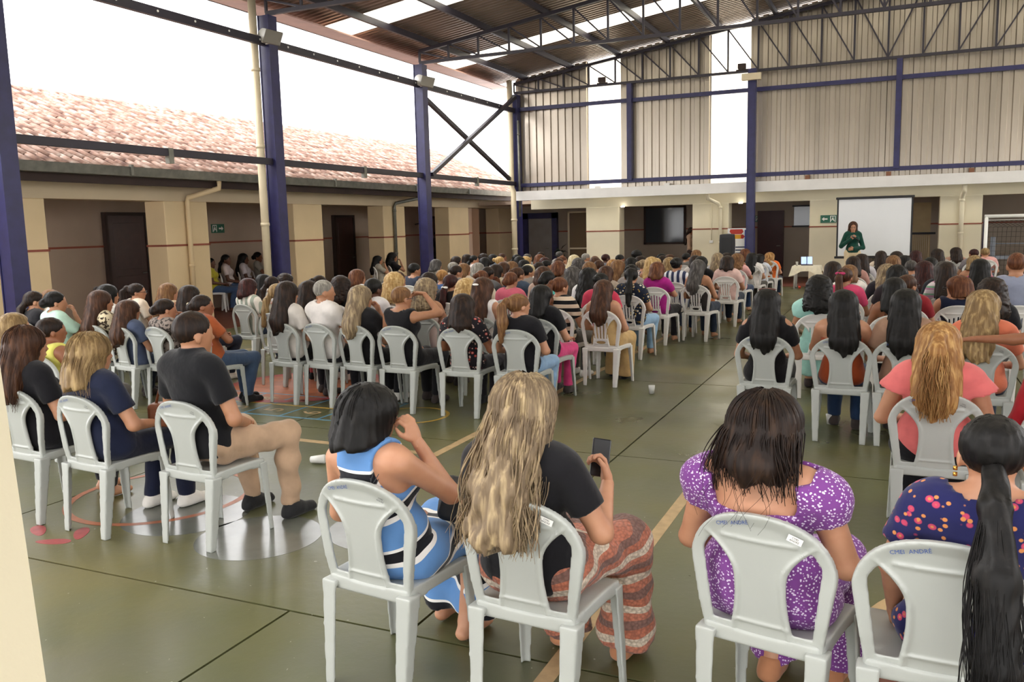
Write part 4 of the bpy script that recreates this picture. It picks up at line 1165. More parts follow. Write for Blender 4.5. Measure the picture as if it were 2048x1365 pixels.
def person(x, y, yaw, label, fig, key, hair, hc, top, topm, bot=None, botm=None, sk='m', h=.0135, hh=None, scale=(1, 1, 1), opt=None, bopt=None, shoes=None, gkey=None, group='seated audience', L=None, z=0.0, seed=0, curl=.45):
    r = empty('person', (x, y, z), -yaw); tag(r, label, 'person', group); r.scale = scale
    b = ob('body', body_mesh((key, h), fig, h, True, curl), r); setm(b, skin(SKINS[sk]))
    if top:
        t = ob('top', garment((gkey or key, h), fig, top, h, opt), r); setm(t, topm)
    if bot:
        t = ob('skirt' if bot == 'skirt' else 'trousers', garment((gkey[1:] if gkey else key, h), fig, bot, h, bopt), r); setm(t, botm)
    if hair:
        o = ob('hair', hair_mesh(hair, hh or .0095, seed, L), r); o.location = fig.O
        o.rotation_euler = Matrix(fig.Rh.tolist()).to_euler(); setm(o, hairm(*HAIRC[hc])); o['label'] = HDESC[hc] + ' hair'
        o.scale = (1.07, 1.07, 1.07)
    if shoes:
        for i in (0, 1):
            o = ob('shoe', shoe_mesh(i, fig, gkey[1:] if gkey else key), r); setm(o, shoes)
    return r
# ================================================================== BACK STAGE THINGS
# projection screen on its stand
ps = empty('projection_screen', (-.59, 24.05, 0)); tag(ps, 'white projection screen with black borders in front of the back pillar', 'screen')
def quadbox(name, x0, x1, y0, y1, z0, z1, m, p): return MB().box((x0, y0, z0), (x1, y1, z1)).build(name, m, p)
quadbox('screen_cloth', -.86, .86, 0, .006, .83, 2.29, M_SCREEN, ps)
quadbox('border', -.90, -.86, -.002, .008, .80, 2.29, M_DARK, ps); quadbox('border', .86, .90, -.002, .008, .80, 2.29, M_DARK, ps)
bevel(quadbox('roller_case', -.93, .93, -.03, .04, 2.29, 2.35, M_DARK, ps), .01, 1)
bevel(quadbox('weight_bar', -.94, .94, -.02, .025, .76, .82, M_DARK, ps), .008, 1)
MB().tube([(0, .06, .35), (0, .06, 2.33)], .016, 8).build('stand_pole', M_GALV, ps, True)
for a in (0.5, 2.6, 4.7): MB().tube([(0, .06, .45), (.45 * math.cos(a), .06 + .3 * math.sin(a), .02)], .011, 6).build('stand_leg', M_GALV, ps, True)
# table with cloth
tb = empty('side_table', (-2.19, 23.75, 0)); tag(tb, 'small white plastic table under a cream cloth by the screen', 'table')
bevel(MB().box((-.33, -.2, .56), (.33, .45, .585)).build('table_top', M_PLASTIC2, tb), .01, 1)
for sx in (-.27, .27):
    for sy in (-.13, .38): MB().tube([(sx, sy, .56), (sx * 1.08, sy * 1.05, .0)], [.03, .02], 8).build('leg', M_PLASTIC2, tb, True)
def cloth_over(hx, y0, y1, zt_, drop, corner):
    n = 40; v = []; f = []
    per = []
    for k in range(n):
        t = k / n * 4
        s_ = int(t); u = t - s_
        P_ = [(-hx, y0), (hx, y0), (hx, y1), (-hx, y1), (-hx, y0)]
        per.append((P_[s_][0] * (1 - u) + P_[s_ + 1][0] * u, P_[s_][1] * (1 - u) + P_[s_ + 1][1] * u, min(u, 1 - u)))
    cx, cy = 0, (y0 + y1) / 2
    v.append((cx, cy, zt_ + .003))
    for (x, y, e) in per: v.append((x * 1.01, y, zt_ + .003))
    for k, (x, y, e) in enumerate(per):
        dz = drop + corner * (1 - min(1, e * 3)); o = .03 + .02 * math.sin(k * 1.9) + .05 * (1 - min(1, e * 3))
        v.append((x + math.copysign(o, x) * (abs(x) > hx * .97), y + (o if y > cy else -o) * (abs(y - cy) > (y1 - y0) * .47), zt_ - dz))
    for k in range(n):
        k2 = (k + 1) % n; f.append((0, 1 + k, 1 + k2)); f.append((1 + k, 1 + n + k, 1 + n + k2, 1 + k2))
    return mesh_py('tablecloth', v, f, cloth('tc', '#e9dfc8'), True)
o = ob('tablecloth', cloth_over(.34, -.21, .46, .586, .13, .14)); o.location = (-2.19, 23.75, 0); tag(o, 'cream tablecloth with pointed hanging corners on the small table', 'tablecloth')
lp = empty('laptop', (-2.2, 23.95, .592), .15); tag(lp, 'open laptop with a glowing pale screen on the small table', 'laptop')
bevel(MB().box((-.15, -.12, 0), (.15, .10, .016)).build('keyboard_base', M_DARK, lp), .004, 1)
so_ = MB().bar((0, .10, .016), (0, .17, .23), .31, .012, (1, 0, 0)).build('screen_lid', M_DARK, lp)
m_, nt_, b_ = nodes('laptop_display'); b_.inputs['Base Color'].default_value = lin('#9fb4e6'); b_.inputs['Emission Color'].default_value = lin('#9fb4e6'); b_.inputs['Emission Strength'].default_value = .6
ob('display', mesh_py('display', [(-.14, .095, .03), (.14, .095, .03), (.14, .157, .22), (-.14, .157, .22)], [(0, 1, 2, 3)], m_), lp)
for i, (x, y, l) in enumerate(((-2.43, 23.72, 'clear water glass on the small table'),)):
    gl = MB().tube([(0, 0, 0), (0, 0, .03), (0, 0, .11)], [.026, .028, .034], 12).build('water_glass', glass_mat('pale_glass', lin('#b9b4a8'), .1), None, True); gl.location = (x, y, .59); tag(gl, l, 'glass')
bl = MB().tube([(0, 0, .0), (0, 0, .012), (0, 0, .035), (0, 0, .058), (0, 0, .07)], [.012, .03, .036, .03, .012], 12).build('small_ball', plain('red_orange_rubber', '#d8452a', .5), None, True); bl.location = (-2.34, 23.6, .0); tag(bl, 'small red ball on the court below the table', 'ball')
# loudspeaker on tripod
sp = empty('loudspeaker', (-4.29, 24.0, 0)); tag(sp, 'black loudspeaker on tripod stand beside the navy column', 'loudspeaker')
v_ = Vol((-.24, -.2, .80), (.24, .22, 1.50), .012)
v_.apply(lambda F, x, y, z: np.maximum(np.maximum(np.abs(x) - .185 + .25 * np.maximum(y, 0) - .02 * np.cos((z - 1.14) * 4), np.abs(z - 1.145) - .315 + .5 * x * x), np.abs(y) - .15))
ob('cabinet', mesh_np('cabinet', *v_.nets(2), plain('black_speaker_case', '#26262b', .55, bump=.2, bs=200)), sp)
MB().box((-.14, -.165, .90), (.14, -.152, 1.36)).build('grille', plain('speaker_grille', '#1c1c20', .6, bump=.5, bs=300), sp)
MB().tube([(0, 0, .35), (0, 0, .84)], .018, 8).build('stand_pole', M_DARK, sp, True)
for a in (.3, 2.4, 4.5): MB().tube([(0, 0, .55), (.4 * math.cos(a), .35 * math.sin(a), .01)], .013, 6).build('stand_leg', M_DARK, sp, True)
# roll-up banner
bn = empty('banner', (-4.2, 25.0, 0)); tag(bn, 'white roll-up banner with red and yellow heading behind the loudspeaker', 'banner')
MB().box((-.27, 0, .06), (.27, .004, 1.60)).build('banner_sheet', M_WHITE, bn)
bevel(MB().box((-.3, -.06, .015), (.3, .08, .08)).build('banner_base', M_GALV, bn), .01, 1)
def flat(name, pts, m, p, y=-.002): return ob(name, mesh_py(name, [(x, y, z) for x, z in pts], [tuple(range(len(pts)))], m), p)
MR_ = plain('banner_red', '#c0301c', .5); MY_ = plain('banner_yellow', '#e2a51e', .5)
flat('heading_print', [(-.2, 1.57), (.14, 1.57), (.17, 1.5), (.12, 1.43), (-.16, 1.43), (-.22, 1.5)], MR_, bn)
flat('heading_print', [(-.14, 1.42), (.16, 1.42), (.21, 1.36), (.16, 1.30), (-.12, 1.30)], MY_, bn)
flat('heading_print', [(.10, 1.41), (.16, 1.42), (.21, 1.36), (.16, 1.30), (.10, 1.31)], MR_, bn, -.003)
for k in range(6): flat('text_line_print', [(-.05, 1.08 - .085 * k), (.23 - .03 * (k % 3), 1.08 - .085 * k), (.23 - .03 * (k % 3), 1.045 - .085 * k), (-.05, 1.045 - .085 * k)], plain('banner_text_blue', '#2b3350', .6), bn)
bd = MB().box((-3.98, 24.9, .05), (-3.7, 24.96, 1.55)).build('standing_board', plain('royal_blue_board', '#1d2a78', .5)); bevel(bd, .006, 1); tag(bd, 'tall blue board standing behind the navy back column', 'board')
# goal with net
ga = empty('football_goal', (1.94, 23.9, 0)); tag(ga, 'white metal football goal with dark net at the right edge', 'goal')
MB().tube([(0, 0, 0), (0, 0, 1.77)], .042, 12).build('goal_post', M_WHITE, ga, True); MB().tube([(3.0, 0, 0), (3.0, 0, 1.77)], .042, 12).build('goal_post', M_WHITE, ga, True)
MB().tube([(-.042, 0, 1.77), (3.04, 0, 1.77)], .042, 12).build('crossbar', M_WHITE, ga, True)
MB().tube([(0, .02, 1.68), (3.0, .02, 1.68)], .008, 6).build('net_rail', M_WHITE, ga, True)
for x in (0, 3.0): MB().tube([(x, 0, 1.75), (x, .5, 1.65), (x, .95, .03)], .022, 8).build('back_stay', M_STEELBLUE, ga, True)
nm = MB()
for k in range(31):
    x = 3.0 * k / 30
    nm.tube([(x, .05, 1.68), (min(3, x + .3), .5, 1.5), (min(3, x + .3), .93, .05)], .004, 3, False); nm.tube([(x, .05, 1.68), (max(0, x - .3), .5, 1.5), (max(0, x - .3), .93, .05)], .004, 3, False)
for k in range(12): nm.tube([(0, .52 + .037 * k, 1.5 - .12 * k), (3, .52 + .037 * k, 1.5 - .12 * k)], .004, 3, False)
nt2 = nm.build('goal_net', plain('dark_net_cord', '#2c2a2a', .8), ga); nt2['kind'] = 'stuff'
# grey benches and rail behind the goal
bq = empty('bench', (2.6, 26.4, 0)); tag(bq, 'grey metal bench with tall end panel behind the goal', 'bench')
for nm_, lo, hi in (('end_panel', (-.34, -.03, 0), (-.22, .03, 1.22)), ('seat_board', (-.3, -.2, .62), (1.4, .2, .72)), ('back_rail', (-.22, .02, 1.02), (1.4, .05, 1.05)), ('leg', (1.2, -.15, 0), (1.28, .15, .62))):
    bevel(MB().box(lo, hi).build(nm_, plain('blue_grey_metal', '#8b93a0', .4), bq), .006, 1)
# small plants at the back left
pl_ = empty('potted_plant', (-10.2, 26.5, .015)); tag(pl_, 'dark leafy potted plant in the back left corridor', 'plant')
MB().tube([(0, 0, 0), (0, 0, .3)], [.13, .17], 14).build('pot', plain('clay_pot', '#5a3a2c', .8), pl_, True)
MB().tube([(0, 0, .28), (.02, 0, .8)], [.02, .012], 6).build('stem', M_TIMBER, pl_, True)
random.seed(9)
lf = mesh_py('leaf', [(0, 0, 0), (.05, .12, .02), (.0, .30, -.03), (-.05, .12, .02), (0, .13, .0)], [(0, 1, 4), (1, 2, 4), (2, 3, 4), (3, 0, 4)], plain('dark_leaf', '#1f2f1c', .5), True)
for k in range(26):
    o = ob('leaf', lf, pl_); o.location = (.02, 0, random.uniform(.6, .98)); o.rotation_euler = (random.uniform(-.2, .9), random.uniform(-.4, .4), k * 2.4)
# wall fan
fn_ = empty('wall_fan', (-14.9, 25.15, 1.95)); tag(fn_, 'black wall fan on the left corridor wall by far door', 'fan')
MB().tube([(0, 0, 0), (.25, 0, .05)], .02, 8).build('fan_arm', M_DARK, fn_, True)
MB().tube([(.25, 0, .05), (.33, 0, .05)], .06, 12).build('motor', M_DARK, fn_, True)
for k in range(4):
    a = k * math.pi / 2 + .3; MB().bar((.34, .04 * math.cos(a), .05 + .04 * math.sin(a)), (.34, .22 * math.cos(a), .05 + .22 * math.sin(a)), .008, .10).build('blade', M_DARK, fn_)
# socket and cable on back pillar
o = bevel(MB().box((-5.04, 25.24, 1.18), (-4.94, 25.28, 1.26)).build('wall_socket', M_WHITE), .005, 1); tag(o, 'white socket box on the back pillar left of the loudspeaker', 'socket')
MB().tube([(-4.99, 25.262, 1.26), (-4.99, 25.262, 2.3)], .010, 6).build('conduit', M_CREAM2, o, True)
M_LAMP, _nt, _b = nodes('lamp_glow'); _b.inputs['Emission Color'].default_value = (1, .95, .85, 1); _b.inputs['Emission Strength'].default_value = 3.0
# ceiling lamps glowing at the back beam
for i, (x, l) in enumerate(((-7.65, 'small round lamp under the back beam, left'), (-4.15, 'small round lamp under the back beam, right'))):
    o = MB().tube([(x, 25.2, 2.30), (x, 25.2, 2.33)], .06, 12).build('ceiling_lamp', M_LAMP, None, True); tag(o, l, 'lamp')
# birds-nest lamps on the back truss
for x, z, l in ((-8.05, 5.95, 'small dark floodlight on the back truss by first bright panel'), (-4.05, 5.98, 'small dark floodlight on the back truss by second bright panel')):
    r = empty('floodlight', (x, 24.56, 5.875)); tag(r, l, 'floodlight')
    bevel(MB().box((-.11, -.08, .04), (.11, .02, .18)).build('lamp_face', M_TIMBER, r), .01, 1); MB().bar((-.16, 0, .02), (.16, 0, .02), .04, .03).build('bracket', M_TIMBER, r)
# ================================================================== AUDIENCE
FIGS = {}
def figkey(arms, hy, male):
    b = min((-1.0, -.2, .1, .35, .6), key=lambda q: abs(q - hy)); return (arms, b, male)
def getfig(k):
    if k not in FIGS:
        a = k[0].split(','); FIGS[k] = Fig((a[0], a[1]), ('sit', 'tuck'), yaw=k[1], w=1.10 if k[2] else 1.0, female=not k[2])
    return FIGS[k]
CROWD = [
    (-6.28, 4.75, 1.168, 0.12, 0.29, 'plait', 'dark', ['tank', '#d6cf6a'], 't', 'thigh,thigh', 'pants:#4e4a46', 1, 0, 'yellow sleeveless top', 'left block, first row from camera, first from aisle'),
    (-7.06, 5.0, 1.152, 0.11, 0.31, 'mid', 'dblonde', ['tee', '#9a9a8e'], 'l', 'cross,cross', 'pants:#1b1a1f', 1, 0, 'grey top', 'left block, first row from camera, second from aisle'),
    (-3.19, 7.2, 1.195, 0.02, 0.5, 'pony', 'lbrown', ['tee', '#141318'], 'l', 'lap,lap', 'pants:#7f9dbd', 1, 0, 'black top', 'left block, second row from camera, first from aisle'),
    (-3.77, 7.2, 1.175, 0.03, -0.06, 'mid', 'dark', ['tee', '#1e1a20', 'floral', '#b0413a', '#c9a69a'], 't', 'thigh,thigh', 'pants:#1d1a20', 1, 0, 'black floral top', 'left block, second row from camera, second from aisle'),
    (-4.45, 7.2, 1.257, 0.09, 0.45, 'short', 'lbrown', ['tank', '#131216'], 'm', 'lap,brow', 'pants:#131216', 1, 0, 'black sleeveless top', 'left block, second row from camera, third from aisle'),
    (-4.92, 7.2, 1.248, 0.11, 0.35, 'long', 'gblonde', ['tee', '#141316'], 'l', 'lap,chin', 'pants:#15151a', 1, 0, 'black top', 'left block, second row from camera, fourth from aisle'),
    (-5.38, 7.2, 1.318, 0.14, 0.6, 'crop', 'grey', ['tee', '#dfd9d4'], 'm', 'cross,cross', 'pants:#26262c', 1, 1, 'white top', 'left block, second row from camera, fifth from aisle'),
    (-5.84, 7.2, 1.285, 0.18, 0.0, 'long', 'dark', ['tee', '#cfc8c0'], 'm', 'lap,lap', 'pants:#1b1a1f', 1, 0, 'cream top', 'left block, second row from camera, sixth from aisle'),
    (-6.45, 6.6, 1.199, 0.19, 0.5, 'updo', 'dark', ['tee', '#a0522d'], 't', 'cross,cross', 'pants:#3c4d66', 1, 0, 'brown top', 'left block, second row from camera, seventh from aisle'),
    (-6.91, 6.55, 1.157, 0.17, 0.3, 'updo', 'dark', ['tee', '#8d8078', 'animal', '#3a332f'], 'l', 'lap,chin', 'pants:#4a5a72', 1, 0, 'grey patterned top', 'left block, second row from camera, eighth from aisle'),
    (-7.37, 6.5, 1.13, 0.16, 0.18, 'long', 'brown', ['tee', '#4c5670'], 'm', 'thigh,thigh', 'pants:#4a5a72', 1, 0, 'blue top', 'left block, second row from camera, ninth from aisle'),
    (-7.83, 6.55, 1.223, 0.18, 0.35, 'long', 'brown', ['tee', '#d8c9a8', 'animal', '#3a2c20'], 'm', 'cross,cross', 'pants:#222a3a', 1, 0, 'cream patterned top', 'left block, second row from camera, tenth from aisle'),
    (-8.29, 6.35, 1.237, 0.2, 0.4, 'updo', 'black', ['tee', '#b9d9c8'], 'l', 'lap,chin', 'pants:#222a3a', 1, 0, 'green top', 'left block, second row from camera, eleventh from aisle'),
    (-8.48, 7.2, 1.236, 0.26, 0.07, 'long', 'black', ['tee', '#e6e2dc'], 'm', 'cross,cross', 'pants:#4a5a72', 1, 0, 'white top', 'left block, second row from camera, twelfth from aisle'),
    (-8.96, 6.6, 1.214, 0.23, 0.35, 'low', 'dark', ['tee', '#17161c'], 'l', 'thigh,thigh', 'pants:#2a3446', 1, 0, 'black top', 'left block, second row from camera, thirteenth from aisle'),
    (-9.46, 7.2, 1.184, 0.17, 0.09, 'low', 'lbrown', ['tee', '#e9e2d2'], 'l', 'thigh,thigh', 'pants:#4a5a72', 1, 0, 'white top', 'left block, second row from camera, fourteenth from aisle'),
    (-3.32, 8.1, 1.199, 0.06, 0.35, 'mid', 'black', ['tee', '#131216'], 'l', 'lap,thigh', 'pants:#d0427a', 1, 0, 'black top', 'left block, third row from camera, first from aisle'),
    (-4.01, 8.15, 1.271, 0.14, -0.04, 'half', 'brown', ['tank', '#efe9e6'], 'l', 'lap,lap', 'pants:#2a3446', 1, 0, 'white sleeveless top', 'left block, third row from camera, second from aisle'),
    (-4.7, 8.15, 1.253, 0.11, 0.28, 'curly', 'gblonde', ['strap', '#e8cfc8'], 'm', 'thigh,thigh', 'pants:#4e4a46', 1, 0, 'white strappy top', 'left block, third row from camera, third from aisle'),
    (-5.4, 8.15, 1.273, 0.15, 0.15, 'plait', 'black', ['tee', '#e7e2e4'], 'd', 'lap,lap', 'pants:#4a5a72', 1, 0, 'white top', 'left block, third row from camera, fourth from aisle'),
    (-6.17, 8.0, 1.235, 0.13, 0.32, 'long', 'dark', ['tee', '#eeeae6'], 'l', 'lap,chin', 'pants:#2a3446', 1, 0, 'white top', 'left block, third row from camera, fifth from aisle'),
    (-6.63, 8.0, 1.215, 0.12, 0.6, 'low', 'dblonde', ['tank', '#b9b3a4'], 'l', 'mouth,mouth', 'pants:#a8474a', 1, 0, 'beige sleeveless top', 'left block, third row from camera, sixth from aisle'),
    (-7.69, 7.69, 1.196, 0.21, 0.06, 'long', 'dark', ['tee', '#d8d2c8'], 'm', 'lap,lap', 'pants:#222a3a', 1, 0, 'cream top', 'left block, third row from camera, seventh from aisle'),
    (-8.53, 8.17, 1.181, 0.17, 0.4, 'long', 'lbrown', ['tank', '#d9c3a4'], 'l', 'thigh,thigh', 'pants:#222a3a', 1, 0, 'cream sleeveless top', 'left block, third row from camera, eighth from aisle'),
    (-9.1, 8.17, 1.191, 0.22, 0.5, 'pony', 'dark', ['tee', '#e8d9c6'], 'l', 'lap,thigh', 'pants:#1b1a1f', 1, 0, 'white top', 'left block, third row from camera, ninth from aisle'),
    (-9.64, 8.17, 1.181, 0.22, 0.4, 'bun', 'dark', ['tee', '#eceae6'], 'l', 'lap,lap', 'pants:#222a3a', 1, 0, 'white top', 'left block, third row from camera, tenth from aisle'),
    (-2.98, 9.1, 1.186, 0.06, 0.08, 'long', 'brown', ['strap', '#c8a774'], 'l', 'lap,lap', 'wide:#c2a06c', 0, 0, 'beige strappy top', 'left block, fourth row from camera, first from aisle'),
    (-3.51, 9.1, 1.229, 0.13, 0.4, 'pony', 'auburn', ['tee', '#e3cdb6', 'hstripe', '#17161a'], 'l', 'lap,thigh', 'pants:#4e4a46', 0, 0, 'cream striped top', 'left block, fourth row from camera, second from aisle'),
    (-4.72, 9.14, 1.188, 0.1, -0.01, 'curly', 'blonde', ['tee', '#efe6e2'], 'l', 'lap,lap', 'pants:#222a3a', 0, 0, 'white top', 'left block, fourth row from camera, third from aisle'),
    (-5.73, 9.14, 1.26, 0.21, 0.02, 'curly', 'blonde', ['tee', '#d9cbb8'], 'l', 'lap,lap', 'pants:#1b1a1f', 0, 0, 'cream top', 'left block, fourth row from camera, fourth from aisle'),
    (-6.54, 9.14, 1.214, 0.14, 0.19, 'curly', 'dark', ['tee', '#1d1a1c'], 'm', 'lap,lap', 'pants:#4e4a46', 0, 0, 'black top', 'left block, fourth row from camera, fifth from aisle'),
    (-7.86, 8.9, 1.2, 0.18, 0.22, 'bob', 'maroon', ['tee', '#e9e3d8', 'vstripe', '#9fa89a'], 'l', 'thigh,thigh', 'pants:#2a3446', 1, 0, 'white striped top', 'left block, fourth row from camera, sixth from aisle'),
    (-3.33, 10.05, 1.22, 0.04, 0.1, 'bun', 'black', ['tee', '#c23a55'], 'm', 'lap,lap', 'pants:#4a5a72', 0, 0, 'red top', 'left block, fifth row from camera, first from aisle'),
    (-4.06, 10.11, 1.242, 0.09, 0.27, 'updo', 'black', ['tee', '#58b0a8'], 'm', 'lap,lap', 'pants:#4e4a46', 0, 0, 'teal top', 'left block, fifth row from camera, second from aisle'),
    (-4.58, 10.11, 1.23, 0.12, 0.14, 'updo', 'auburn', ['tee', '#d5687c'], 'l', 'lap,thigh', 'pants:#1b1a1f', 0, 0, 'dusty pink top', 'left block, fifth row from camera, third from aisle'),
    (-5.2, 9.62, 1.225, 0.15, 0.15, 'low', 'maroon', ['tee', '#1c1718'], 'm', 'lap,thigh', 'pants:#4e4a46', 0, 0, 'black top', 'left block, fifth row from camera, fourth from aisle'),
    (-5.79, 10.11, 1.21, 0.13, 0.18, 'bob', 'dark', ['tee', '#4a4a52'], 'm', 'lap,lap', 'pants:#4e4a46', 0, 0, 'dark grey top', 'left block, fifth row from camera, fifth from aisle'),
    (-6.29, 10.11, 1.237, 0.14, 0.34, 'bun', 'brown', ['tee', '#e8dcd4'], 'l', 'lap,thigh', 'pants:#4e4a46', 0, 0, 'white top', 'left block, fifth row from camera, sixth from aisle'),
    (-7.25, 9.62, 1.21, 0.14, 0.07, 'bun', 'dark', ['tee', '#7d6f66'], 't', 'lap,lap', 'pants:#2a3446', 0, 0, 'grey top', 'left block, fifth row from camera, seventh from aisle'),
    (-8.07, 9.62, 1.195, 0.22, 0.4, 'low', 'dark', ['tee', '#ecebea'], 'm', 'lap,lap', 'pants:#222a3a', 0, 0, 'white top', 'left block, fifth row from camera, eighth from aisle'),
    (-8.63, 10.11, 1.179, 0.21, 0.41, 'long', 'black', ['tee', '#d8d6d2'], 'm', 'lap,lap', 'pants:#1b1a1f', 0, 0, 'light grey top', 'left block, fifth row from camera, ninth from aisle'),
    (-3.24, 11.05, 1.229, 0.14, -0.05, 'low', 'black', ['tee', '#1f2638', 'floral', '#e8e2d2', '#c9a24a'], 'm', 'lap,lap', 'pants:#8fb0cf', 0, 0, 'navy floral top', 'left block, sixth row from camera, first from aisle'),
    (-3.82, 11.0, 1.219, 0.11, -0.03, 'wavy', 'black', ['tee', '#f0edee'], 'm', 'lap,lap', 'pants:#1b1a1f', 0, 0, 'white top', 'left block, sixth row from camera, second from aisle'),
    (-4.51, 11.08, 1.237, 0.16, -0.0, 'bob', 'brown', ['tee', '#c4a898'], 'l', 'lap,lap', 'pants:#222a3a', 0, 0, 'beige top', 'left block, sixth row from camera, third from aisle'),
    (-5.24, 10.6, 1.223, 0.12, 0.02, 'bun', 'auburn', ['tee', '#d8cdb8'], 'm', 'lap,lap', 'pants:#4a5a72', 0, 0, 'cream top', 'left block, sixth row from camera, fourth from aisle'),
    (-6.13, 11.08, 1.205, 0.19, 0.2, 'short', 'golden', ['tee', '#3e5a8a'], 'l', 'lap,lap', 'pants:#1b1a1f', 0, 0, 'blue top', 'left block, sixth row from camera, fifth from aisle'),
    (-7.29, 10.6, 1.225, 0.26, 0.23, 'bob', 'auburn', ['tee', '#e6e4e6'], 'l', 'cross,cross', 'pants:#4e4a46', 0, 0, 'white top', 'left block, sixth row from camera, sixth from aisle'),
    (-9.01, 11.08, 1.128, 0.27, 0.29, 'curly', 'dark', ['tee', '#9a8f88'], 'm', 'thigh,thigh', 'pants:#2a3446', 0, 0, 'grey top', 'left block, sixth row from camera, seventh from aisle'),
    (-3.91, 12.05, 1.193, 0.12, 0.14, 'bob', 'brown', ['tee', '#a8988a'], 'm', 'cross,cross', 'pants:#2a3446', 0, 0, 'beige top', 'left block, seventh row from camera, first from aisle'),
    (-4.43, 12.05, 1.187, 0.08, 0.01, 'long', 'dgrey', ['tee', '#1a181a'], 'l', 'thigh,thigh', 'pants:#4a5a72', 0, 0, 'black top', 'left block, seventh row from camera, second from aisle'),
    (-5.13, 11.57, 1.214, 0.14, 0.4, 'pony', 'brown', ['tee', '#3d4a5c'], 'm', 'lap,thigh', 'pants:#2a3446', 0, 0, 'blue top', 'left block, seventh row from camera, third from aisle'),
    (-5.62, 11.57, 1.223, 0.17, 0.19, 'short', 'dark', ['tee', '#6a6a6e'], 't', 'lap,chin', 'pants:#1b1a1f', 0, 0, 'grey top', 'left block, seventh row from camera, fourth from aisle'),
    (-6.41, 12.05, 1.224, 0.24, 0.23, 'short', 'dark', ['tee', '#77706a'], 'm', 'lap,lap', 'pants:#222a3a', 0, 0, 'grey top', 'left block, seventh row from camera, fifth from aisle'),
    (-2.75, 13.0, 1.234, 0.14, 0.25, 'long', 'dgrey', ['strap', '#2a2422'], 'm', 'lap,thigh', 'pants:#2a3446', 0, 0, 'dark grey strappy top', 'left block, eighth row from camera, first from aisle'),
    (-3.25, 12.47, 1.228, 0.15, -0.04, 'bob', 'auburn', ['tee', '#a3217c'], 'l', 'cross,cross', 'pants:#1a171c', 0, 0, 'purple top', 'left block, eighth row from camera, second from aisle'),
    (-3.81, 13.02, 1.182, 0.11, -0.01, 'bun', 'black', ['tee', '#9c9490'], 'm', 'thigh,thigh', 'pants:#2a3446', 0, 0, 'grey top', 'left block, eighth row from camera, third from aisle'),
    (-4.5, 13.02, 1.209, 0.1, 0.02, 'bob', 'lbrown', ['tee', '#c8b8a4'], 'l', 'lap,thigh', 'pants:#222a3a', 0, 0, 'beige top', 'left block, eighth row from camera, fourth from aisle'),
    (-5.39, 12.54, 1.197, 0.21, 0.35, 'bun', 'black', ['tee', '#88807a'], 'm', 'lap,thigh', 'pants:#4e4a46', 0, 0, 'grey top', 'left block, eighth row from camera, fifth from aisle'),
    (-5.93, 12.54, 1.198, 0.19, 0.37, 'long', 'dark', ['tee', '#b8a890'], 'm', 'lap,chin', 'pants:#2a3446', 0, 0, 'beige top', 'left block, eighth row from camera, sixth from aisle'),
    (-6.77, 13.02, 1.194, 0.23, 0.4, 'long', 'lbrown', ['tee', '#c9b8a6'], 'l', 'thigh,thigh', 'pants:#4a5a72', 0, 0, 'beige top', 'left block, eighth row from camera, seventh from aisle'),
    (-7.39, 12.4, 1.243, 0.25, 0.4, 'short', 'black', ['tank', '#3a4152'], 'm', 'thigh,thigh', 'pants:#1b1a1f', 0, 0, 'blue sleeveless top', 'left block, eighth row from camera, eighth from aisle'),
    (-3.21, 13.5, 1.266, 0.16, -0.03, 'bun', 'black', ['cap', '#dcdce0', 'vstripe', '#2f3654'], 'm', 'thigh,thigh', 'pants:#26334f', 0, 0, 'white striped blouse', 'left block, ninth row from camera, first from aisle'),
    (-4.32, 13.99, 1.196, 0.17, 0.33, 'long', 'lbrown', ['tee', '#7d7468'], 'm', 'lap,lap', 'pants:#2a3446', 0, 0, 'grey top', 'left block, ninth row from camera, second from aisle'),
    (-5.22, 13.5, 1.206, 0.17, 0.21, 'bob', 'auburn', ['tee', '#6a5a50'], 'l', 'cross,cross', 'pants:#1b1a1f', 0, 0, 'brown top', 'left block, ninth row from camera, third from aisle'),
    (-5.77, 13.5, 1.149, 0.21, 0.23, 'mid', 'platinum', ['tee', '#f0ecea'], 'l', 'cross,cross', 'pants:#222a3a', 0, 0, 'white top', 'left block, ninth row from camera, fourth from aisle'),
    (-6.47, 13.99, 1.164, 0.24, 0.27, 'bob', 'brown', ['tee', '#8a827a'], 'm', 'lap,lap', 'pants:#4a5a72', 0, 0, 'grey top', 'left block, ninth row from camera, fifth from aisle'),
    (-6.98, 13.99, 1.157, 0.22, 0.43, 'bob', 'grey', ['tee', '#d0c8c0'], 'l', 'lap,chin', 'pants:#1b1a1f', 0, 0, 'cream top', 'left block, ninth row from camera, sixth from aisle'),
    (-7.5, 13.99, 1.187, 0.32, 0.45, 'short', 'grey', ['tee', '#98928a'], 'l', 'lap,lap', 'pants:#4a5a72', 0, 0, 'grey top', 'left block, ninth row from camera, seventh from aisle'),
    (-2.67, 14.96, 1.214, 0.07, 0.11, 'bob', 'dark', ['tee', '#e0bdb4'], 'm', 'thigh,thigh', 'pants:#2a3446', 0, 0, 'pale pink top', 'left block, tenth row from camera, first from aisle'),
    (-3.68, 14.96, 1.192, 0.17, 0.16, 'bob', 'dblonde', ['tee', '#98938c'], 'm', 'lap,chin', 'pants:#2a3446', 0, 0, 'grey top', 'left block, tenth row from camera, second from aisle'),
    (-3.8, 14.2, 1.234, 0.14, 0.16, 'wavy', 'blonde', ['strap', '#d08a78'], 'l', 'lap,thigh', 'pants:#222a3a', 0, 0, 'dusty pink strappy top', 'left block, tenth row from camera, third from aisle'),
    (-4.16, 14.96, 1.17, 0.15, 0.34, 'bun', 'gblonde', ['tee', '#e4d8d2', 'animal', '#55505a'], 'l', 'cross,cross', 'pants:#4e4a46', 0, 0, 'white patterned top', 'left block, tenth row from camera, fourth from aisle'),
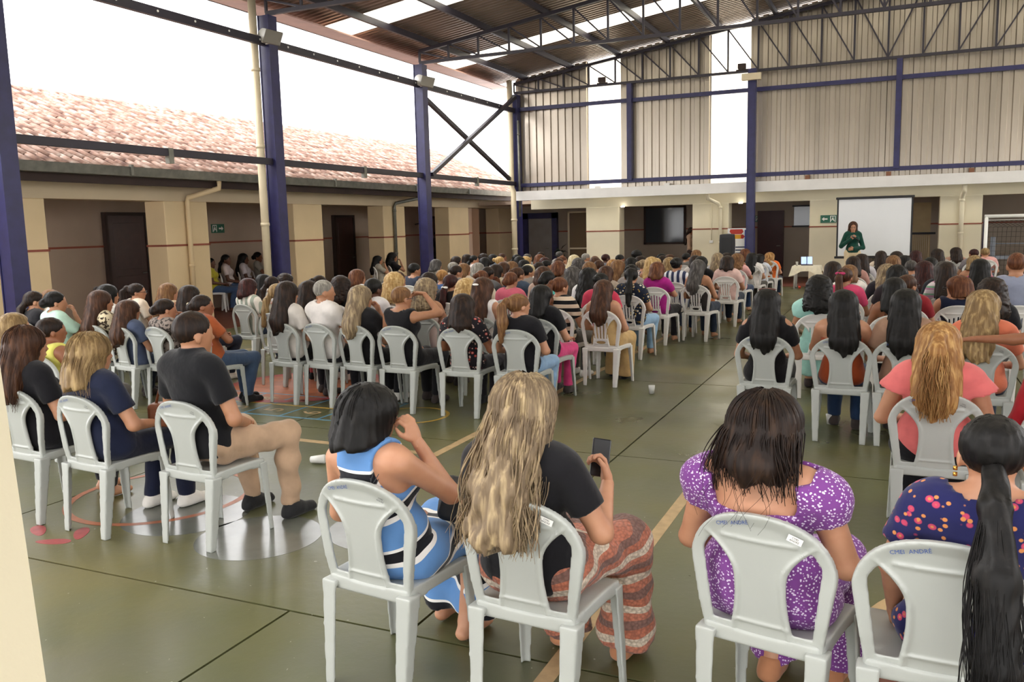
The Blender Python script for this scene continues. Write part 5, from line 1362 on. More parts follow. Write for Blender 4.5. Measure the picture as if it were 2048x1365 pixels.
    (-4.83, 14.47, 1.186, 0.18, 0.06, 'short', 'brown', ['tee', '#8a8480'], 'm', 'lap,chin', 'pants:#4a5a72', 0, 0, 'grey top', 'left block, tenth row from camera, fifth from aisle'),
    (-5.38, 14.96, 1.186, 0.26, 0.09, 'curly', 'dgrey', ['tee', '#d0cac4'], 'l', 'cross,cross', 'pants:#4a5a72', 0, 0, 'light grey top', 'left block, tenth row from camera, sixth from aisle'),
    (-5.98, 14.47, 1.157, 0.24, 0.26, 'short', 'dark', ['tee', '#8a7a70'], 't', 'cross,cross', 'pants:#4e4a46', 0, 0, 'grey top', 'left block, tenth row from camera, seventh from aisle'),
    (-6.74, 14.96, 1.138, 0.21, 0.3, 'bob', 'lbrown', ['tee', '#b0a498'], 'l', 'thigh,thigh', 'pants:#1b1a1f', 0, 0, 'beige top', 'left block, tenth row from camera, eighth from aisle'),
    (-8.4, 14.96, 1.186, 0.26, 0.36, 'bob', 'dgrey', ['tee', '#8a8478'], 'l', 'lap,lap', 'pants:#1b1a1f', 0, 0, 'grey top', 'left block, tenth row from camera, ninth from aisle'),
    (-3.16, 15.15, 1.199, 0.16, -0.01, 'long', 'black', ['tee', '#17151a'], 'm', 'thigh,thigh', 'pants:#1d2030', 0, 0, 'black top', 'left block, eleventh row from camera, first from aisle'),
    (-4.17, 15.93, 1.155, 0.2, 0.21, 'pony', 'blonde', ['strap', '#c98a7c'], 'l', 'lap,thigh', 'pants:#1b1a1f', 0, 0, 'dusty pink strappy top', 'left block, eleventh row from camera, second from aisle'),
    (-4.87, 15.45, 1.143, 0.17, 0.38, 'bob', 'golden', ['strap', '#17161a'], 'l', 'lap,lap', 'pants:#2a3446', 0, 0, 'black strappy top', 'left block, eleventh row from camera, third from aisle'),
    (-5.39, 15.93, 1.163, 0.27, 0.12, 'mid', 'brown', ['tee', '#8a7c70'], 'm', 'lap,lap', 'pants:#4a5a72', 0, 0, 'grey top', 'left block, eleventh row from camera, fourth from aisle'),
    (-6.23, 15.45, 1.151, 0.3, 0.29, 'short', 'black', ['tee', '#4a4a56'], 'm', 'thigh,thigh', 'pants:#1b1a1f', 0, 0, 'dark grey top', 'left block, eleventh row from camera, fifth from aisle'),
    (-6.9, 15.93, 1.124, 0.25, 0.48, 'bob', 'black', ['tee', '#5d5a5a'], 'm', 'lap,lap', 'pants:#222a3a', 0, 0, 'grey top', 'left block, eleventh row from camera, sixth from aisle'),
    (-7.79, 15.93, 1.18, 0.29, 0.21, 'bob', 'black', ['tee', '#8a5a50'], 'm', 'lap,lap', 'pants:#4e4a46', 0, 0, 'dusty pink top', 'left block, eleventh row from camera, seventh from aisle'),
    (-3.04, 16.05, 1.226, 0.15, 0.15, 'mid', 'gblonde', ['tee', '#a9a6ab'], 'l', 'thigh,thigh', 'pants:#4a6f9c', 0, 0, 'light grey top', 'left block, twelfth row from camera, first from aisle'),
    (-3.53, 16.41, 1.169, 0.18, 0.18, 'bob', 'dark', ['tee', '#d6cfca'], 'm', 'lap,lap', 'pants:#2a3446', 0, 0, 'light grey top', 'left block, twelfth row from camera, second from aisle'),
    (-4.3, 16.9, 1.167, 0.18, 0.39, 'short', 'dark', ['tee', '#6a6a70'], 'm', 'lap,thigh', 'pants:#4a5a72', 0, 0, 'grey top', 'left block, twelfth row from camera, third from aisle'),
    (-4.79, 16.41, 1.139, 0.23, 0.25, 'bob', 'black', ['tee', '#55585e'], 'm', 'lap,lap', 'pants:#2a3446', 0, 0, 'grey top', 'left block, twelfth row from camera, fourth from aisle'),
    (-5.73, 16.9, 1.167, 0.26, 0.16, 'crop', 'auburn', ['tee', '#9c8c80'], 'm', 'lap,lap', 'pants:#4a5a72', 0, 0, 'grey top', 'left block, twelfth row from camera, fifth from aisle'),
    (-6.34, 16.41, 1.151, 0.3, 0.32, 'short', 'brown', ['tee', '#7a7a84'], 'm', 'thigh,thigh', 'pants:#2a3446', 0, 0, 'grey top', 'left block, twelfth row from camera, sixth from aisle'),
    (-6.84, 16.9, 1.133, 0.29, 0.21, 'bob', 'maroon', ['tee', '#55505a'], 'm', 'thigh,thigh', 'pants:#2a3446', 0, 0, 'grey top', 'left block, twelfth row from camera, seventh from aisle'),
    (-7.43, 16.9, 1.158, 0.31, 0.38, 'mid', 'black', ['tee', '#77716c'], 'm', 'cross,cross', 'pants:#1b1a1f', 0, 0, 'grey top', 'left block, twelfth row from camera, eighth from aisle'),
    (-7.91, 16.9, 1.172, 0.36, 0.55, 'bun', 'blonde', ['tee', '#c9bdb0'], 'l', 'lap,thigh', 'pants:#222a3a', 0, 0, 'cream top', 'left block, twelfth row from camera, ninth from aisle'),
    (-8.97, 16.9, 1.17, 0.4, 0.5, 'long', 'dark', ['tee', '#55504c'], 'm', 'cross,cross', 'pants:#1b1a1f', 0, 0, 'dark grey top', 'left block, twelfth row from camera, tenth from aisle'),
    (-2.88, 17.2, 1.161, 0.14, 0.16, 'curly', 'lbrown', ['tee', '#e0a8a4'], 'l', 'lap,chin', 'pants:#2c3d5c', 0, 0, 'pale pink top', 'left block, thirteenth row from camera, first from aisle'),
    (-4.38, 17.87, 1.138, 0.26, 0.28, 'bob', 'brown', ['tee', '#7c7470'], 'm', 'thigh,thigh', 'pants:#4e4a46', 0, 0, 'grey top', 'left block, thirteenth row from camera, second from aisle'),
    (-4.88, 17.38, 1.13, 0.23, 0.44, 'long', 'dark', ['tee', '#a04a3c'], 'm', 'lap,thigh', 'pants:#4e4a46', 0, 0, 'red top', 'left block, thirteenth row from camera, third from aisle'),
    (-5.49, 17.87, 1.158, 0.27, 0.34, 'crop', 'black', ['tee', '#5a5652'], 't', 'lap,thigh', 'pants:#4e4a46', 0, 0, 'grey top', 'left block, thirteenth row from camera, fourth from aisle'),
    (-6.35, 17.38, 1.163, 0.29, 0.51, 'long', 'platinum', ['tee', '#d8cf8a'], 'l', 'lap,lap', 'pants:#4e4a46', 0, 0, 'yellow top', 'left block, thirteenth row from camera, fifth from aisle'),
    (-6.82, 17.87, 1.136, 0.31, 0.25, 'crop', 'auburn', ['tee', '#b0a090'], 'l', 'thigh,thigh', 'pants:#2a3446', 0, 0, 'beige top', 'left block, thirteenth row from camera, sixth from aisle'),
    (-7.7, 17.87, 1.12, 0.39, 0.28, 'bob', 'blonde', ['tee', '#c0b4a4'], 'l', 'thigh,thigh', 'pants:#222a3a', 0, 0, 'beige top', 'left block, thirteenth row from camera, seventh from aisle'),
    (-9.03, 17.87, 1.165, 0.43, 0.6, 'low', 'black', ['tee', '#d9c9c4'], 'l', 'lap,thigh', 'pants:#2a3446', 0, 0, 'pale pink top', 'left block, thirteenth row from camera, eighth from aisle'),
    (-2.81, 18.6, 1.128, 0.17, 0.19, 'long', 'black', ['tee', '#e6e0dc'], 'm', 'lap,lap', 'pants:#4e4a46', 0, 0, 'white top', 'left block, fourteenth row from camera, first from aisle'),
    (-3.28, 18.36, 1.141, 0.19, 0.5, 'long', 'dark', ['tee', '#5a4a48'], 'm', 'lap,thigh', 'pants:#222a3a', 0, 0, 'dark grey top', 'left block, fourteenth row from camera, second from aisle'),
    (-4.26, 18.84, 1.143, 0.25, 0.46, 'crop', 'black', ['tee', '#66625e'], 'm', 'thigh,thigh', 'pants:#4a5a72', 0, 0, 'grey top', 'left block, fourteenth row from camera, third from aisle'),
    (-4.82, 18.84, 1.137, 0.3, 0.49, 'short', 'black', ['tee', '#4a4a58'], 'm', 'thigh,thigh', 'pants:#2a3446', 0, 0, 'dark grey top', 'left block, fourteenth row from camera, fourth from aisle'),
    (-5.97, 18.36, 1.154, 0.31, 0.23, 'crop', 'maroon', ['tee', '#6a6a70'], 'd', 'lap,thigh', 'pants:#1b1a1f', 0, 0, 'grey top', 'left block, fourteenth row from camera, fifth from aisle'),
    (-6.61, 18.84, 1.153, 0.41, 0.28, 'short', 'grey', ['tee', '#8a8a88'], 'm', 'lap,lap', 'pants:#1b1a1f', 0, 0, 'grey top', 'left block, fourteenth row from camera, sixth from aisle'),
    (-7.76, 18.84, 1.128, 0.39, 0.47, 'bob', 'auburn', ['tee', '#a89a8a'], 'l', 'lap,lap', 'pants:#4a5a72', 0, 0, 'beige top', 'left block, fourteenth row from camera, seventh from aisle'),
    (-8.36, 18.84, 1.145, 0.41, 0.64, 'low', 'black', ['tee', '#5a5654'], 'm', 'lap,lap', 'pants:#4e4a46', 0, 0, 'grey top', 'left block, fourteenth row from camera, eighth from aisle'),
    (-8.99, 18.84, 1.139, 0.41, 0.4, 'bob', 'black', ['tee', '#4e5a6a'], 'm', 'thigh,thigh', 'pants:#4a5a72', 0, 0, 'blue top', 'left block, fourteenth row from camera, ninth from aisle'),
    (-9.7, 18.84, 1.145, 0.5, 0.5, 'long', 'dark', ['tee', '#4a4444'], 'm', 'cross,cross', 'pants:#222a3a', 0, 0, 'dark grey top', 'left block, fourteenth row from camera, tenth from aisle'),
    (-2.81, 19.7, 1.064, 0.16, 0.39, 'mid', 'black', ['tee', '#c9ccd8'], 'm', 'lap,chin', 'pants:#4e4a46', 0, 0, 'blue top', 'left block, fifteenth row from camera, first from aisle'),
    (-8.5, 19.81, 1.122, 0.45, 0.54, 'short', 'dgrey', ['tee', '#8a8880'], 'm', 'lap,thigh', 'pants:#4e4a46', 0, 0, 'grey top', 'left block, fifteenth row from camera, second from aisle'),
    (-9.2, 19.81, 1.141, 0.52, 0.56, 'short', 'brown', ['tee', '#7a6a60'], 't', 'lap,thigh', 'pants:#4e4a46', 0, 0, 'grey top', 'left block, fifteenth row from camera, third from aisle'),
    (-9.72, 19.81, 1.12, 0.52, 0.57, 'curly', 'dark', ['tee', '#6a6460'], 'm', 'lap,lap', 'pants:#4a5a72', 0, 0, 'grey top', 'left block, fifteenth row from camera, fourth from aisle'),
    (-4.45, 20.78, 1.133, 0.24, 0.22, 'mid', 'lbrown', ['tee', '#8a8078'], 'l', 'thigh,thigh', 'pants:#1b1a1f', 0, 0, 'grey top', 'left block, sixteenth row from camera, first from aisle'),
    (-5.8, 20.3, 1.14, 0.18, 0.24, 'afro', 'black', ['tee', '#6a3a34'], 'd', 'lap,thigh', 'pants:#1b1a1f', 0, 0, 'dusty pink top', 'left block, sixteenth row from camera, second from aisle'),
    (-8.01, 20.78, 1.146, 0.31, 0.29, 'short', 'dgrey', ['tee', '#9a948c'], 'm', 'cross,cross', 'pants:#4a5a72', 0, 0, 'grey top', 'left block, sixteenth row from camera, third from aisle'),
    (-8.53, 20.78, 1.137, 0.25, 0.45, 'short', 'dark', ['tee', '#6a625c'], 't', 'lap,chin', 'pants:#222a3a', 0, 0, 'grey top', 'left block, sixteenth row from camera, fourth from aisle'),
    (-2.75, 20.9, 1.053, 0.14, 0.15, 'mid', 'golden', ['tee', '#e0702f'], 'l', 'lap,lap', 'pants:#1c2638', 0, 0, 'orange top', 'left block, seventeenth row from camera, first from aisle'),
    (-3.37, 21.27, 1.13, 0.19, 0.3, 'mid', 'auburn', ['tee', '#8a7a70'], 'l', 'lap,chin', 'pants:#2a3446', 0, 0, 'grey top', 'left block, seventeenth row from camera, second from aisle'),
    (-0.98, 7.35, 1.234, -0.03, 0.01, 'long', 'black', ['cold', '#131115'], 'm', 'lap,thigh', 'skirt:#131115', 1, 0, 'black cold-shoulder top', 'right block, first row from camera, first from aisle'),
    (-0.39, 7.35, 1.231, 0.05, -0.16, 'long', 'black', ['strap', '#9c4522'], 'l', 'cross,cross', 'pants:#1f3350', 1, 0, 'orange strappy top', 'right block, first row from camera, second from aisle'),
    (0.07, 7.35, 1.243, -0.0, -0.02, 'long', 'black', ['tee', '#a5826c'], 'm', 'thigh,thigh', 'pants:#1b1a1f', 1, 0, 'beige top', 'right block, first row from camera, third from aisle'),
    (0.6, 7.25, 1.247, 0.0, 0.3, 'wavy', 'dblonde', ['tee', '#d9785a'], 'l', 'thigh,thigh', 'pants:#2a3446', 1, 0, 'orange top', 'right block, first row from camera, fourth from aisle'),
    (-0.71, 9.1, 1.235, -0.05, 0.15, 'curly', 'black', ['puff', '#a5d6cc'], 'm', 'lap,lap', 'skirt:#a5d6cc', 0, 0, 'teal puff-sleeved dress', 'right block, second row from camera, first from aisle'),
    (-0.02, 9.1, 1.221, -0.06, -0.02, 'mid', 'black', ['strap', '#3a2a24'], 't', 'lap,lap', 'pants:#1b1a1f', 0, 0, 'brown strappy top', 'right block, second row from camera, second from aisle'),
    (0.79, 8.9, 1.227, 0.02, -0.2, 'curly', 'dark', ['tee', '#15141a'], 'm', 'thigh,thigh', 'pants:#1b1a1f', 0, 0, 'black top', 'right block, second row from camera, third from aisle'),
    (0.1, 9.9, 1.213, 0.03, 0.7, 'updo', 'brown', ['tee', '#8a2028'], 'l', 'thigh,thigh', 'pants:#2a3446', 0, 0, 'red top', 'right block, third row from camera, first from aisle'),
    (-0.57, 10.9, 1.236, -0.02, 0.4, 'pony', 'brown', ['tee', '#d2496f'], 'm', 'thigh,thigh', 'pants:#4e4a46', 0, 0, 'pink top', 'right block, fourth row from camera, first from aisle'),
    (-0.0, 11.08, 1.243, -0.04, -0.02, 'wavy', 'black', ['tee', '#3a363c'], 'm', 'thigh,thigh', 'pants:#2a3446', 0, 0, 'dark grey top', 'right block, fourth row from camera, second from aisle'),
    (0.59, 10.2, 1.169, -0.02, -1.1, 'bob', 'auburn', ['tank', '#1a2038'], 'l', 'lap,lap', 'pants:#1b1a1f', 0, 0, 'navy sleeveless top', 'right block, fourth row from camera, third from aisle'),
    (1.13, 10.3, 1.424, -0.09, 0.09, 'crop', 'auburn', ['shirt', '#8d92a6'], 'm', 'lap,lap', 'pants:#4a5a72', 0, 1, 'light grey shirt', 'right block, fourth row from camera, fourth from aisle'),
    (-0.12, 12.05, 1.208, -0.03, -0.02, 'wavy', 'gblonde', ['tee', '#26222a'], 'l', 'thigh,thigh', 'pants:#2a3446', 0, 0, 'dark grey top', 'right block, fifth row from camera, first from aisle'),
    (0.52, 12.05, 1.236, -0.04, -0.2, 'mid', 'dgrey', ['tee', '#2c3038'], 'm', 'lap,lap', 'pants:#2a3446', 0, 0, 'dark grey top', 'right block, fifth row from camera, second from aisle'),
    (0.53, 11.3, 1.266, -0.0, 0.11, 'long', 'dark', ['tee', '#e4d8dc', 'hstripe', '#c98ab0', '#8ab89a'], 'l', 'thigh,thigh', 'pants:#1b1a1f', 0, 0, 'white striped top', 'right block, fifth row from camera, third from aisle'),
    (-0.6, 12.6, 1.169, 0.0, -0.0, 'bob', 'lbrown', ['tee', '#efe8e2'], 'l', 'lap,chin', 'pants:#4a5a72', 0, 0, 'white top', 'right block, sixth row from camera, first from aisle'),
    (0.33, 13.02, 1.199, -0.06, -0.19, 'long', 'maroon', ['tee', '#3a3438'], 'm', 'lap,chin', 'pants:#1b1a1f', 0, 0, 'dark grey top', 'right block, sixth row from camera, second from aisle'),
    (0.98, 12.6, 1.24, -0.02, 0.08, 'long', 'black', ['tee', '#c23a7c'], 'm', 'lap,lap', 'pants:#4a5a72', 0, 0, 'pink top', 'right block, sixth row from camera, third from aisle'),
    (1.44, 12.6, 1.239, -0.03, -0.09, 'low', 'black', ['tee', '#d0a0a4'], 'm', 'lap,chin', 'pants:#1b1a1f', 0, 0, 'dusty pink top', 'right block, sixth row from camera, fourth from aisle'),
    (-0.87, 13.5, 1.176, 0.0, 0.01, 'mid', 'dark', ['tee', '#6a7a2c'], 'm', 'lap,lap', 'pants:#4a5a72', 0, 0, 'green top', 'right block, seventh row from camera, first from aisle'),
    (0.18, 13.99, 1.178, -0.06, -0.19, 'short', 'dgrey', ['tee', '#8a868a'], 'm', 'lap,lap', 'pants:#4a5a72', 0, 0, 'grey top', 'right block, seventh row from camera, second from aisle'),
    (-0.66, 14.96, 1.188, 0.06, -0.15, 'mid', 'dark', ['tee', '#b88a80'], 'm', 'lap,lap', 'pants:#4a5a72', 0, 0, 'dusty pink top', 'right block, eighth row from camera, first from aisle'),
    (0.47, 14.96, 1.164, -0.07, 0.09, 'long', 'black', ['tee', '#6a6668'], 'm', 'thigh,thigh', 'pants:#4e4a46', 0, 0, 'grey top', 'right block, eighth row from camera, second from aisle'),
    (1.08, 14.96, 1.191, -0.13, 0.06, 'bob', 'dblonde', ['strap', '#d8a08a'], 'l', 'cross,cross', 'pants:#2a3446', 0, 0, 'beige strappy top', 'right block, eighth row from camera, third from aisle'),
    (-0.07, 15.45, 1.18, 0.0, -0.18, 'mid', 'lbrown', ['strap', '#b8856a'], 'l', 'lap,lap', 'pants:#2a3446', 0, 0, 'beige strappy top', 'right block, ninth row from camera, first from aisle'),
    (-0.59, 16.41, 1.172, 0.03, -0.3, 'long', 'dark', ['tee', '#d0ccd2'], 'm', 'lap,lap', 'pants:#222a3a', 0, 0, 'light grey top', 'right block, tenth row from camera, first from aisle'),
    (0.1, 16.41, 1.14, -0.04, -0.05, 'bob', 'black', ['tee', '#55504c'], 'm', 'cross,cross', 'pants:#2a3446', 0, 0, 'dark grey top', 'right block, tenth row from camera, second from aisle'),
    (-0.03, 17.87, 1.159, -0.09, -0.05, 'bob', 'dark', ['tee', '#88857f'], 'm', 'lap,lap', 'pants:#4a5a72', 0, 0, 'grey top', 'right block, eleventh row from camera, first from aisle'),
    (-0.31, 18.84, 1.137, -0.02, 0.12, 'long', 'dark', ['tee', '#d8c8b4'], 'm', 'lap,thigh', 'pants:#4e4a46', 0, 0, 'cream top', 'right block, twelfth row from camera, first from aisle'),
    (0.32, 18.84, 1.14, -0.04, -0.24, 'bob', 'maroon', ['tee', '#7a7470'], 'm', 'cross,cross', 'pants:#2a3446', 0, 0, 'grey top', 'right block, twelfth row from camera, second from aisle'),
    (0.74, 19.81, 1.133, -0.13, -0.31, 'mid', 'dark', ['tee', '#9a9088'], 'l', 'thigh,thigh', 'pants:#1b1a1f', 0, 0, 'grey top', 'right block, thirteenth row from camera, first from aisle'),
    (1.41, 19.81, 1.136, -0.22, -0.22, 'crop', 'maroon', ['tee', '#7a7478'], 'm', 'lap,thigh', 'pants:#4e4a46', 0, 0, 'grey top', 'right block, thirteenth row from camera, second from aisle'),
    (1.13, 20.78, 1.129, -0.1, -0.27, 'mid', 'dark', ['tee', '#b08a76'], 'm', 'thigh,thigh', 'pants:#222a3a', 0, 0, 'beige top', 'right block, fourteenth row from camera, first from aisle'),
    (1.69, 20.78, 1.122, -0.15, -0.0, 'short', 'dblonde', ['tee', '#d4a09a'], 'l', 'thigh,thigh', 'pants:#4a5a72', 0, 0, 'dusty pink top', 'right block, fourteenth row from camera, second from aisle'),
]
SEATZ = .06
ACC = []
for i, (X, Y, zt_, by, hy, hs, hc, tp, sk, arms, bot, solid, male, desc, where) in enumerate(CROWD):
    rs = random.Random(i * 7 + 1)
    fk = figkey(arms, hy, male); fg = getfig(fk)
    kind, col = tp[0], tp[1]; pat = tp[2] if len(tp) > 2 else None; c2 = tp[3] if len(tp) > 3 else None; c3 = tp[4] if len(tp) > 4 else None
    tm = cloth('t', col, pat, c2, c3, 1.0)
    bk, bc = bot.split(':')
    sz = zt_ / 1.285; sx = .97 + .10 * rs.random() + (0 if not male else .03)
    near = Y < 9.5
    cx, cy = X + .09 * math.sin(by), Y + .09 * math.cos(by)       # chair stands a little ahead of the leaning head
    cyaw = by + rs.uniform(-.05, .05)
    lab = 'person in %s, %s' % (desc, where)
    pp = person(cx + SEATZ * math.sin(by), cy + SEATZ * math.cos(by), by, lab, fg, fk, hs, hc, kind, tm, bk, cloth('b', bc), sk, .0142 if near else .0195, .0105, (sx, 1.0, sz), {'neck': 'wide'} if kind in ('tank',) else None,
           group='seated audience of the %s block' % where.split()[0], seed=i % 3, gkey=(arms, male), shoes=(cloth('sh', rs.choice(['#1a1a1c', '#e4e0da', '#3a3230'])) if near else None))
    ACC.append((pp, fg, hs, hc, col))
    chair(cx, cy, cyaw, 'white %s plastic chair, %s' % ('solid-backed' if solid else 'slatted', where), not solid, 1 if (solid and Y < 8.5) else 0)

# hair clips, bands and glasses worn by single people
def glasses_on(p, fg, m):
    gl = MB()
    for sx in (-1, 1): gl.tube([fg.Hd((sx * .032 + .025 * math.cos(a), .110, .056 + .019 * math.sin(a))) for a in np.linspace(0, 6.283, 11)], .003, 4); gl.tube([fg.Hd((sx * .057, .108, .06)), fg.Hd((sx * .084, .05, .062)), fg.Hd((sx * .088, -.005, .058))], .003, 4)
    gl.tube([fg.Hd((-.007, .112, .06)), fg.Hd((.007, .112, .06))], .003, 4); gl.build('glasses', m, p)
def ell_on(p, fg, c, r, m, name):
    v = Vol(P3(*c) - max(r) * 1.3, P3(*c) + max(r) * 1.3, max(r) / 7); v.prim(E_(c, r), 0); V, Q = v.nets(1)
    V = np.array([fg.Hd(q) for q in V]); ob(name, mesh_np(name, V, Q, m), p)
for (p, fg, hs, hc, col) in ACC:
    k = (hs, hc, col)
    if k == ('half', 'brown', '#efe9e6'): ell_on(p, fg, (0, -.128, .125), (.040, .014, .012), M_WHITE, 'hair_clip')
    if k == ('low', 'maroon', '#1c1718'): ell_on(p, fg, (0, -.118, .02), (.045, .034, .02), M_WHITE, 'hair_band')
    if k == ('pony', 'brown', '#d2496f'): ell_on(p, fg, (0, -.125, .115), (.058, .035, .022), plain('pink_scrunchie', '#b03060', .8), 'hair_band')
    if k == ('updo', 'dark', '#a0522d'): ell_on(p, fg, (-.05, -.13, .07), (.03, .018, .03), plain('cream_flower', '#d8c9a0', .8), 'hair_flower')
    if k == ('long', 'black', '#131115'): ell_on(p, fg, (0, -.02, .186), (.075, .025, .014), plain('sunglass_brown', '#5a2f28', .3), 'sunglasses')
    if k in (('pony', 'dark', '#e8d9c6'), ('bun', 'dark', '#eceae6'), ('bob', 'auburn', '#1a2038'), ('updo', 'brown', '#8a2028'), ('short', 'lbrown', '#131216'), ('low', 'black', '#d9c9c4')): glasses_on(p, fg, M_STAMP)
# ================================================================== FOREGROUND AND OTHER SINGLE FIGURES
def add_strands(p, n, fn, hc, seed, r=.0022, seg=14):
    hb = [c for c in p.children if c.name.startswith('hair')][0]
    me = strands_mesh(n, fn, r, seg, seed); me.materials.clear(); me.materials.append(hairm(*HAIRC[hc]))
    o = bpy.data.objects.new('loose_strands', me); COL.objects.link(o); o.parent = hb; o['kind'] = 'stuff'; return o
def fall(Lz, A=.02, spread=1.0, yb=-.15, wmax=2.3, fr=18, jit=.02):
    def fn(rs, seg):
        th = rs.uniform(-wmax, wmax); a1 = math.radians(96); a0 = rs.uniform(.15, .9); off = 1 + rs.uniform(.0, .05)
        L = Lz + rs.uniform(-.05, .06); ph, ph2 = rs.rand(2) * 6.28; pts = []
        k1 = seg // 2
        for k in range(k1):
            a = a0 + (a1 - a0) * k / (k1 - 1)
            pts.append((math.sin(a) * math.sin(th) * .100 * off, -.014 - math.sin(a) * math.cos(th) * .118 * off, .091 + math.cos(a) * .105 * off))
        x0, y0, z0 = pts[-1]; dj = rs.normal(0, jit)
        for k in range(1, seg - k1 + 1):
            t = k / (seg - k1); z = z0 + (L - z0) * t
            y = y0 * (1 - t) + (yb - .03 * math.cos(th) + .01) * t + (-.02 * math.sin(math.pi * t))
            pts.append((x0 * (1 + .1 * t) * spread + A * math.sin(fr * z + ph) * t ** .5 + dj * t, y + .5 * A * math.sin(fr * z * 1.1 + ph2) * t ** .5, z))
        return pts
    return fn
def tail(base, mid, end, r0=.03, r1=.02, A=.012):
    base, mid, end = map(Vector, (base, mid, end))
    def fn(rs, seg):
        a = rs.rand() * 6.28; q = rs.uniform(.7, 1.08); ph = rs.rand() * 6.28; pts = []; e = end + Vector((rs.normal(0, .015), rs.normal(0, .008), rs.uniform(-.02, .06)))
        for k in range(seg):
            t = k / (seg - 1); c = base * (1 - t) ** 2 + mid * 2 * t * (1 - t) + e * t * t; rr = (r0 * math.sin(math.pi * min(1, .08 + t * .8)) + r1 * t + .008) * q
            pts.append((c.x + rr * math.cos(a) + A * math.sin(14 * t + ph) * t, c.y + rr * math.sin(a) * .8, c.z))
        return pts
    return fn
SNEAK = cloth('shoe', '#e6e2dc', rough=.6); BLKSHOE = cloth('shoe', '#1b1b1d', rough=.6); TANSHOE = cloth('shoe', '#b07a58')
HF, HHF = .0118, .0083
def front(cx, cy, yaw, off, label, fig, key, *a, **k):
    return person(cx + off * math.sin(yaw), cy + off * math.cos(yaw), yaw, label, fig, key, *a, h=HF, hh=HHF, group='people in the rows nearest the camera', **k)

# striped dress, far left of the four nearest
fg = Fig(('lap', 'face'), ('sit', 'tuck'), yaw=.25, pitch=-.05, tilt=.10, lean=-.10, side=-.06, w=1.0, f=1.12)
mdress = cloth('dress', '#5f8bc2', 'dress')
p = front(-1.81, 2.83, .12, .06, 'person in blue, black and white striped dress resting cheek on hand', fg, 'stripe', 'bob', 'black', 'racer', mdress, 'skirt', mdress, 'l', scale=(1.03, 1.03, .945), bopt={'hem': .10, 'fold': .006}, opt={'neck': 'crew'}, L=-.03, curl=.9)
add_strands(p, 60, fall(.0, .003, .4, -.08, 1.6), 'black', 3, .0016, 10)
tt = MB()
for pts in (((.075, -.232, .90), (.088, -.23, .935), (.10, -.225, .965)), ((.075, -.232, .90), (.098, -.228, .925), (.118, -.22, .955)), ((.088, -.231, .915), (.105, -.226, .915), (.115, -.222, .935)), ((.07, -.233, .875), (.082, -.232, .905), (.085, -.231, .94))):
    tt.tube([fg.U(q) + P3(0, -.004, 0) for q in pts], .0016, 4)
o = tt.build('tattoo', plain('tattoo_ink', '#3a3d40', .7), p); o['label'] = 'dark line tattoo on shoulder blade'
bg = bevel(MB().box((-.11, -.07, 0), (.11, .07, .16)).build('handbag', plain('black_bag_fabric', '#17171b', .6, bump=.2)), .03, 3); bg.location = (-1.62, 3.02, .60); bg.rotation_euler = (.2, .3, .5); tag(bg, 'black handbag on the lap beside the striped dress', 'bag')
chair(-1.81, 2.83, .12, 'off-white plastic chair under the striped dress, name on top edge', False, 1)

# black tee, crochet skirt, long wavy blond hair
fg = Fig(('lap', 'phone'), ('sit', 'wide'), yaw=.08, pitch=.12, lean=-.06, w=1.04, f=1.15)
p = front(-1.21, 2.83, .08, .07, 'person in black top and crochet striped skirt holding a phone', fg, 'blonde', 'wavy', 'gblonde', 'tee', cloth('t', '#131216'), 'skirt', cloth('cro', '#cfc0ac', 'crochet', rough=.95), 'l', scale=(1.05, 1.02, .985), bopt={'hem': .07, 'fold': .008}, L=-.34, curl=.8, shoes=TANSHOE)
add_strands(p, 150, fall(-.34, .030, 1.0, -.160, 2.4, 15, .02), 'gblonde', 5, .0085, 22); add_strands(p, 260, fall(-.36, .026, 1.0, -.165, 2.4, 16, .025), 'gblonde', 6, .0026, 22)
ph = bevel(MB().box((-.037, -.005, -.075), (.037, .005, .075)).build('phone', plain('black_phone', '#141417', .25)), .006, 2)
w_ = fg.arm[1]; q = w_[3] + (w_[4] / np.linalg.norm(w_[4])) * .085 + P3(-.01, .03, 0); q = q * P3(1.05, 1.02, .985)
ph.location = (-1.21 + q[0], 2.90 + q[1], q[2]); ph.rotation_euler = (-.4, .2, .5); tag(ph, 'black phone in the hand of person in crochet skirt', 'phone')
chair(-1.16, 2.83, .08, 'off-white plastic chair under the long wavy hair in front row', False, 2)

# lilac floral dress, open back
fg = Fig(('lap', 'lap'), ('tuck', 'sit'), yaw=.05, pitch=.05, lean=-.05, w=1.06, f=1.28)
mlil = cloth('lil', '#763f86', 'dots', '#d9c9e2', sc=1.15)
p = front(-.375, 2.95, .20, .075, 'person in purple dotted dress with puffed sleeves and open square back', fg, 'purple', 'mid', 'dark', 'puff', mlil, 'skirt', mlil, 'l', scale=(1.10, 1.04, .96), opt={'neck': 'square', 'sq': (.125, .115)}, bopt={'hem': .08, 'fold': .006}, L=-.085, shoes=TANSHOE)
add_strands(p, 260, fall(-.10, .012, 1.05, -.10, 2.5, 15, .018), 'dark', 7, .0040, 18)
add_strands(p, 14, fall(-.24, .03, .9, -.150, 1.0, 22, .03), 'dark', 8, .0016, 22)
chair(-.335, 2.95, .20, 'off-white plastic chair under the purple dotted dress', False, 2)

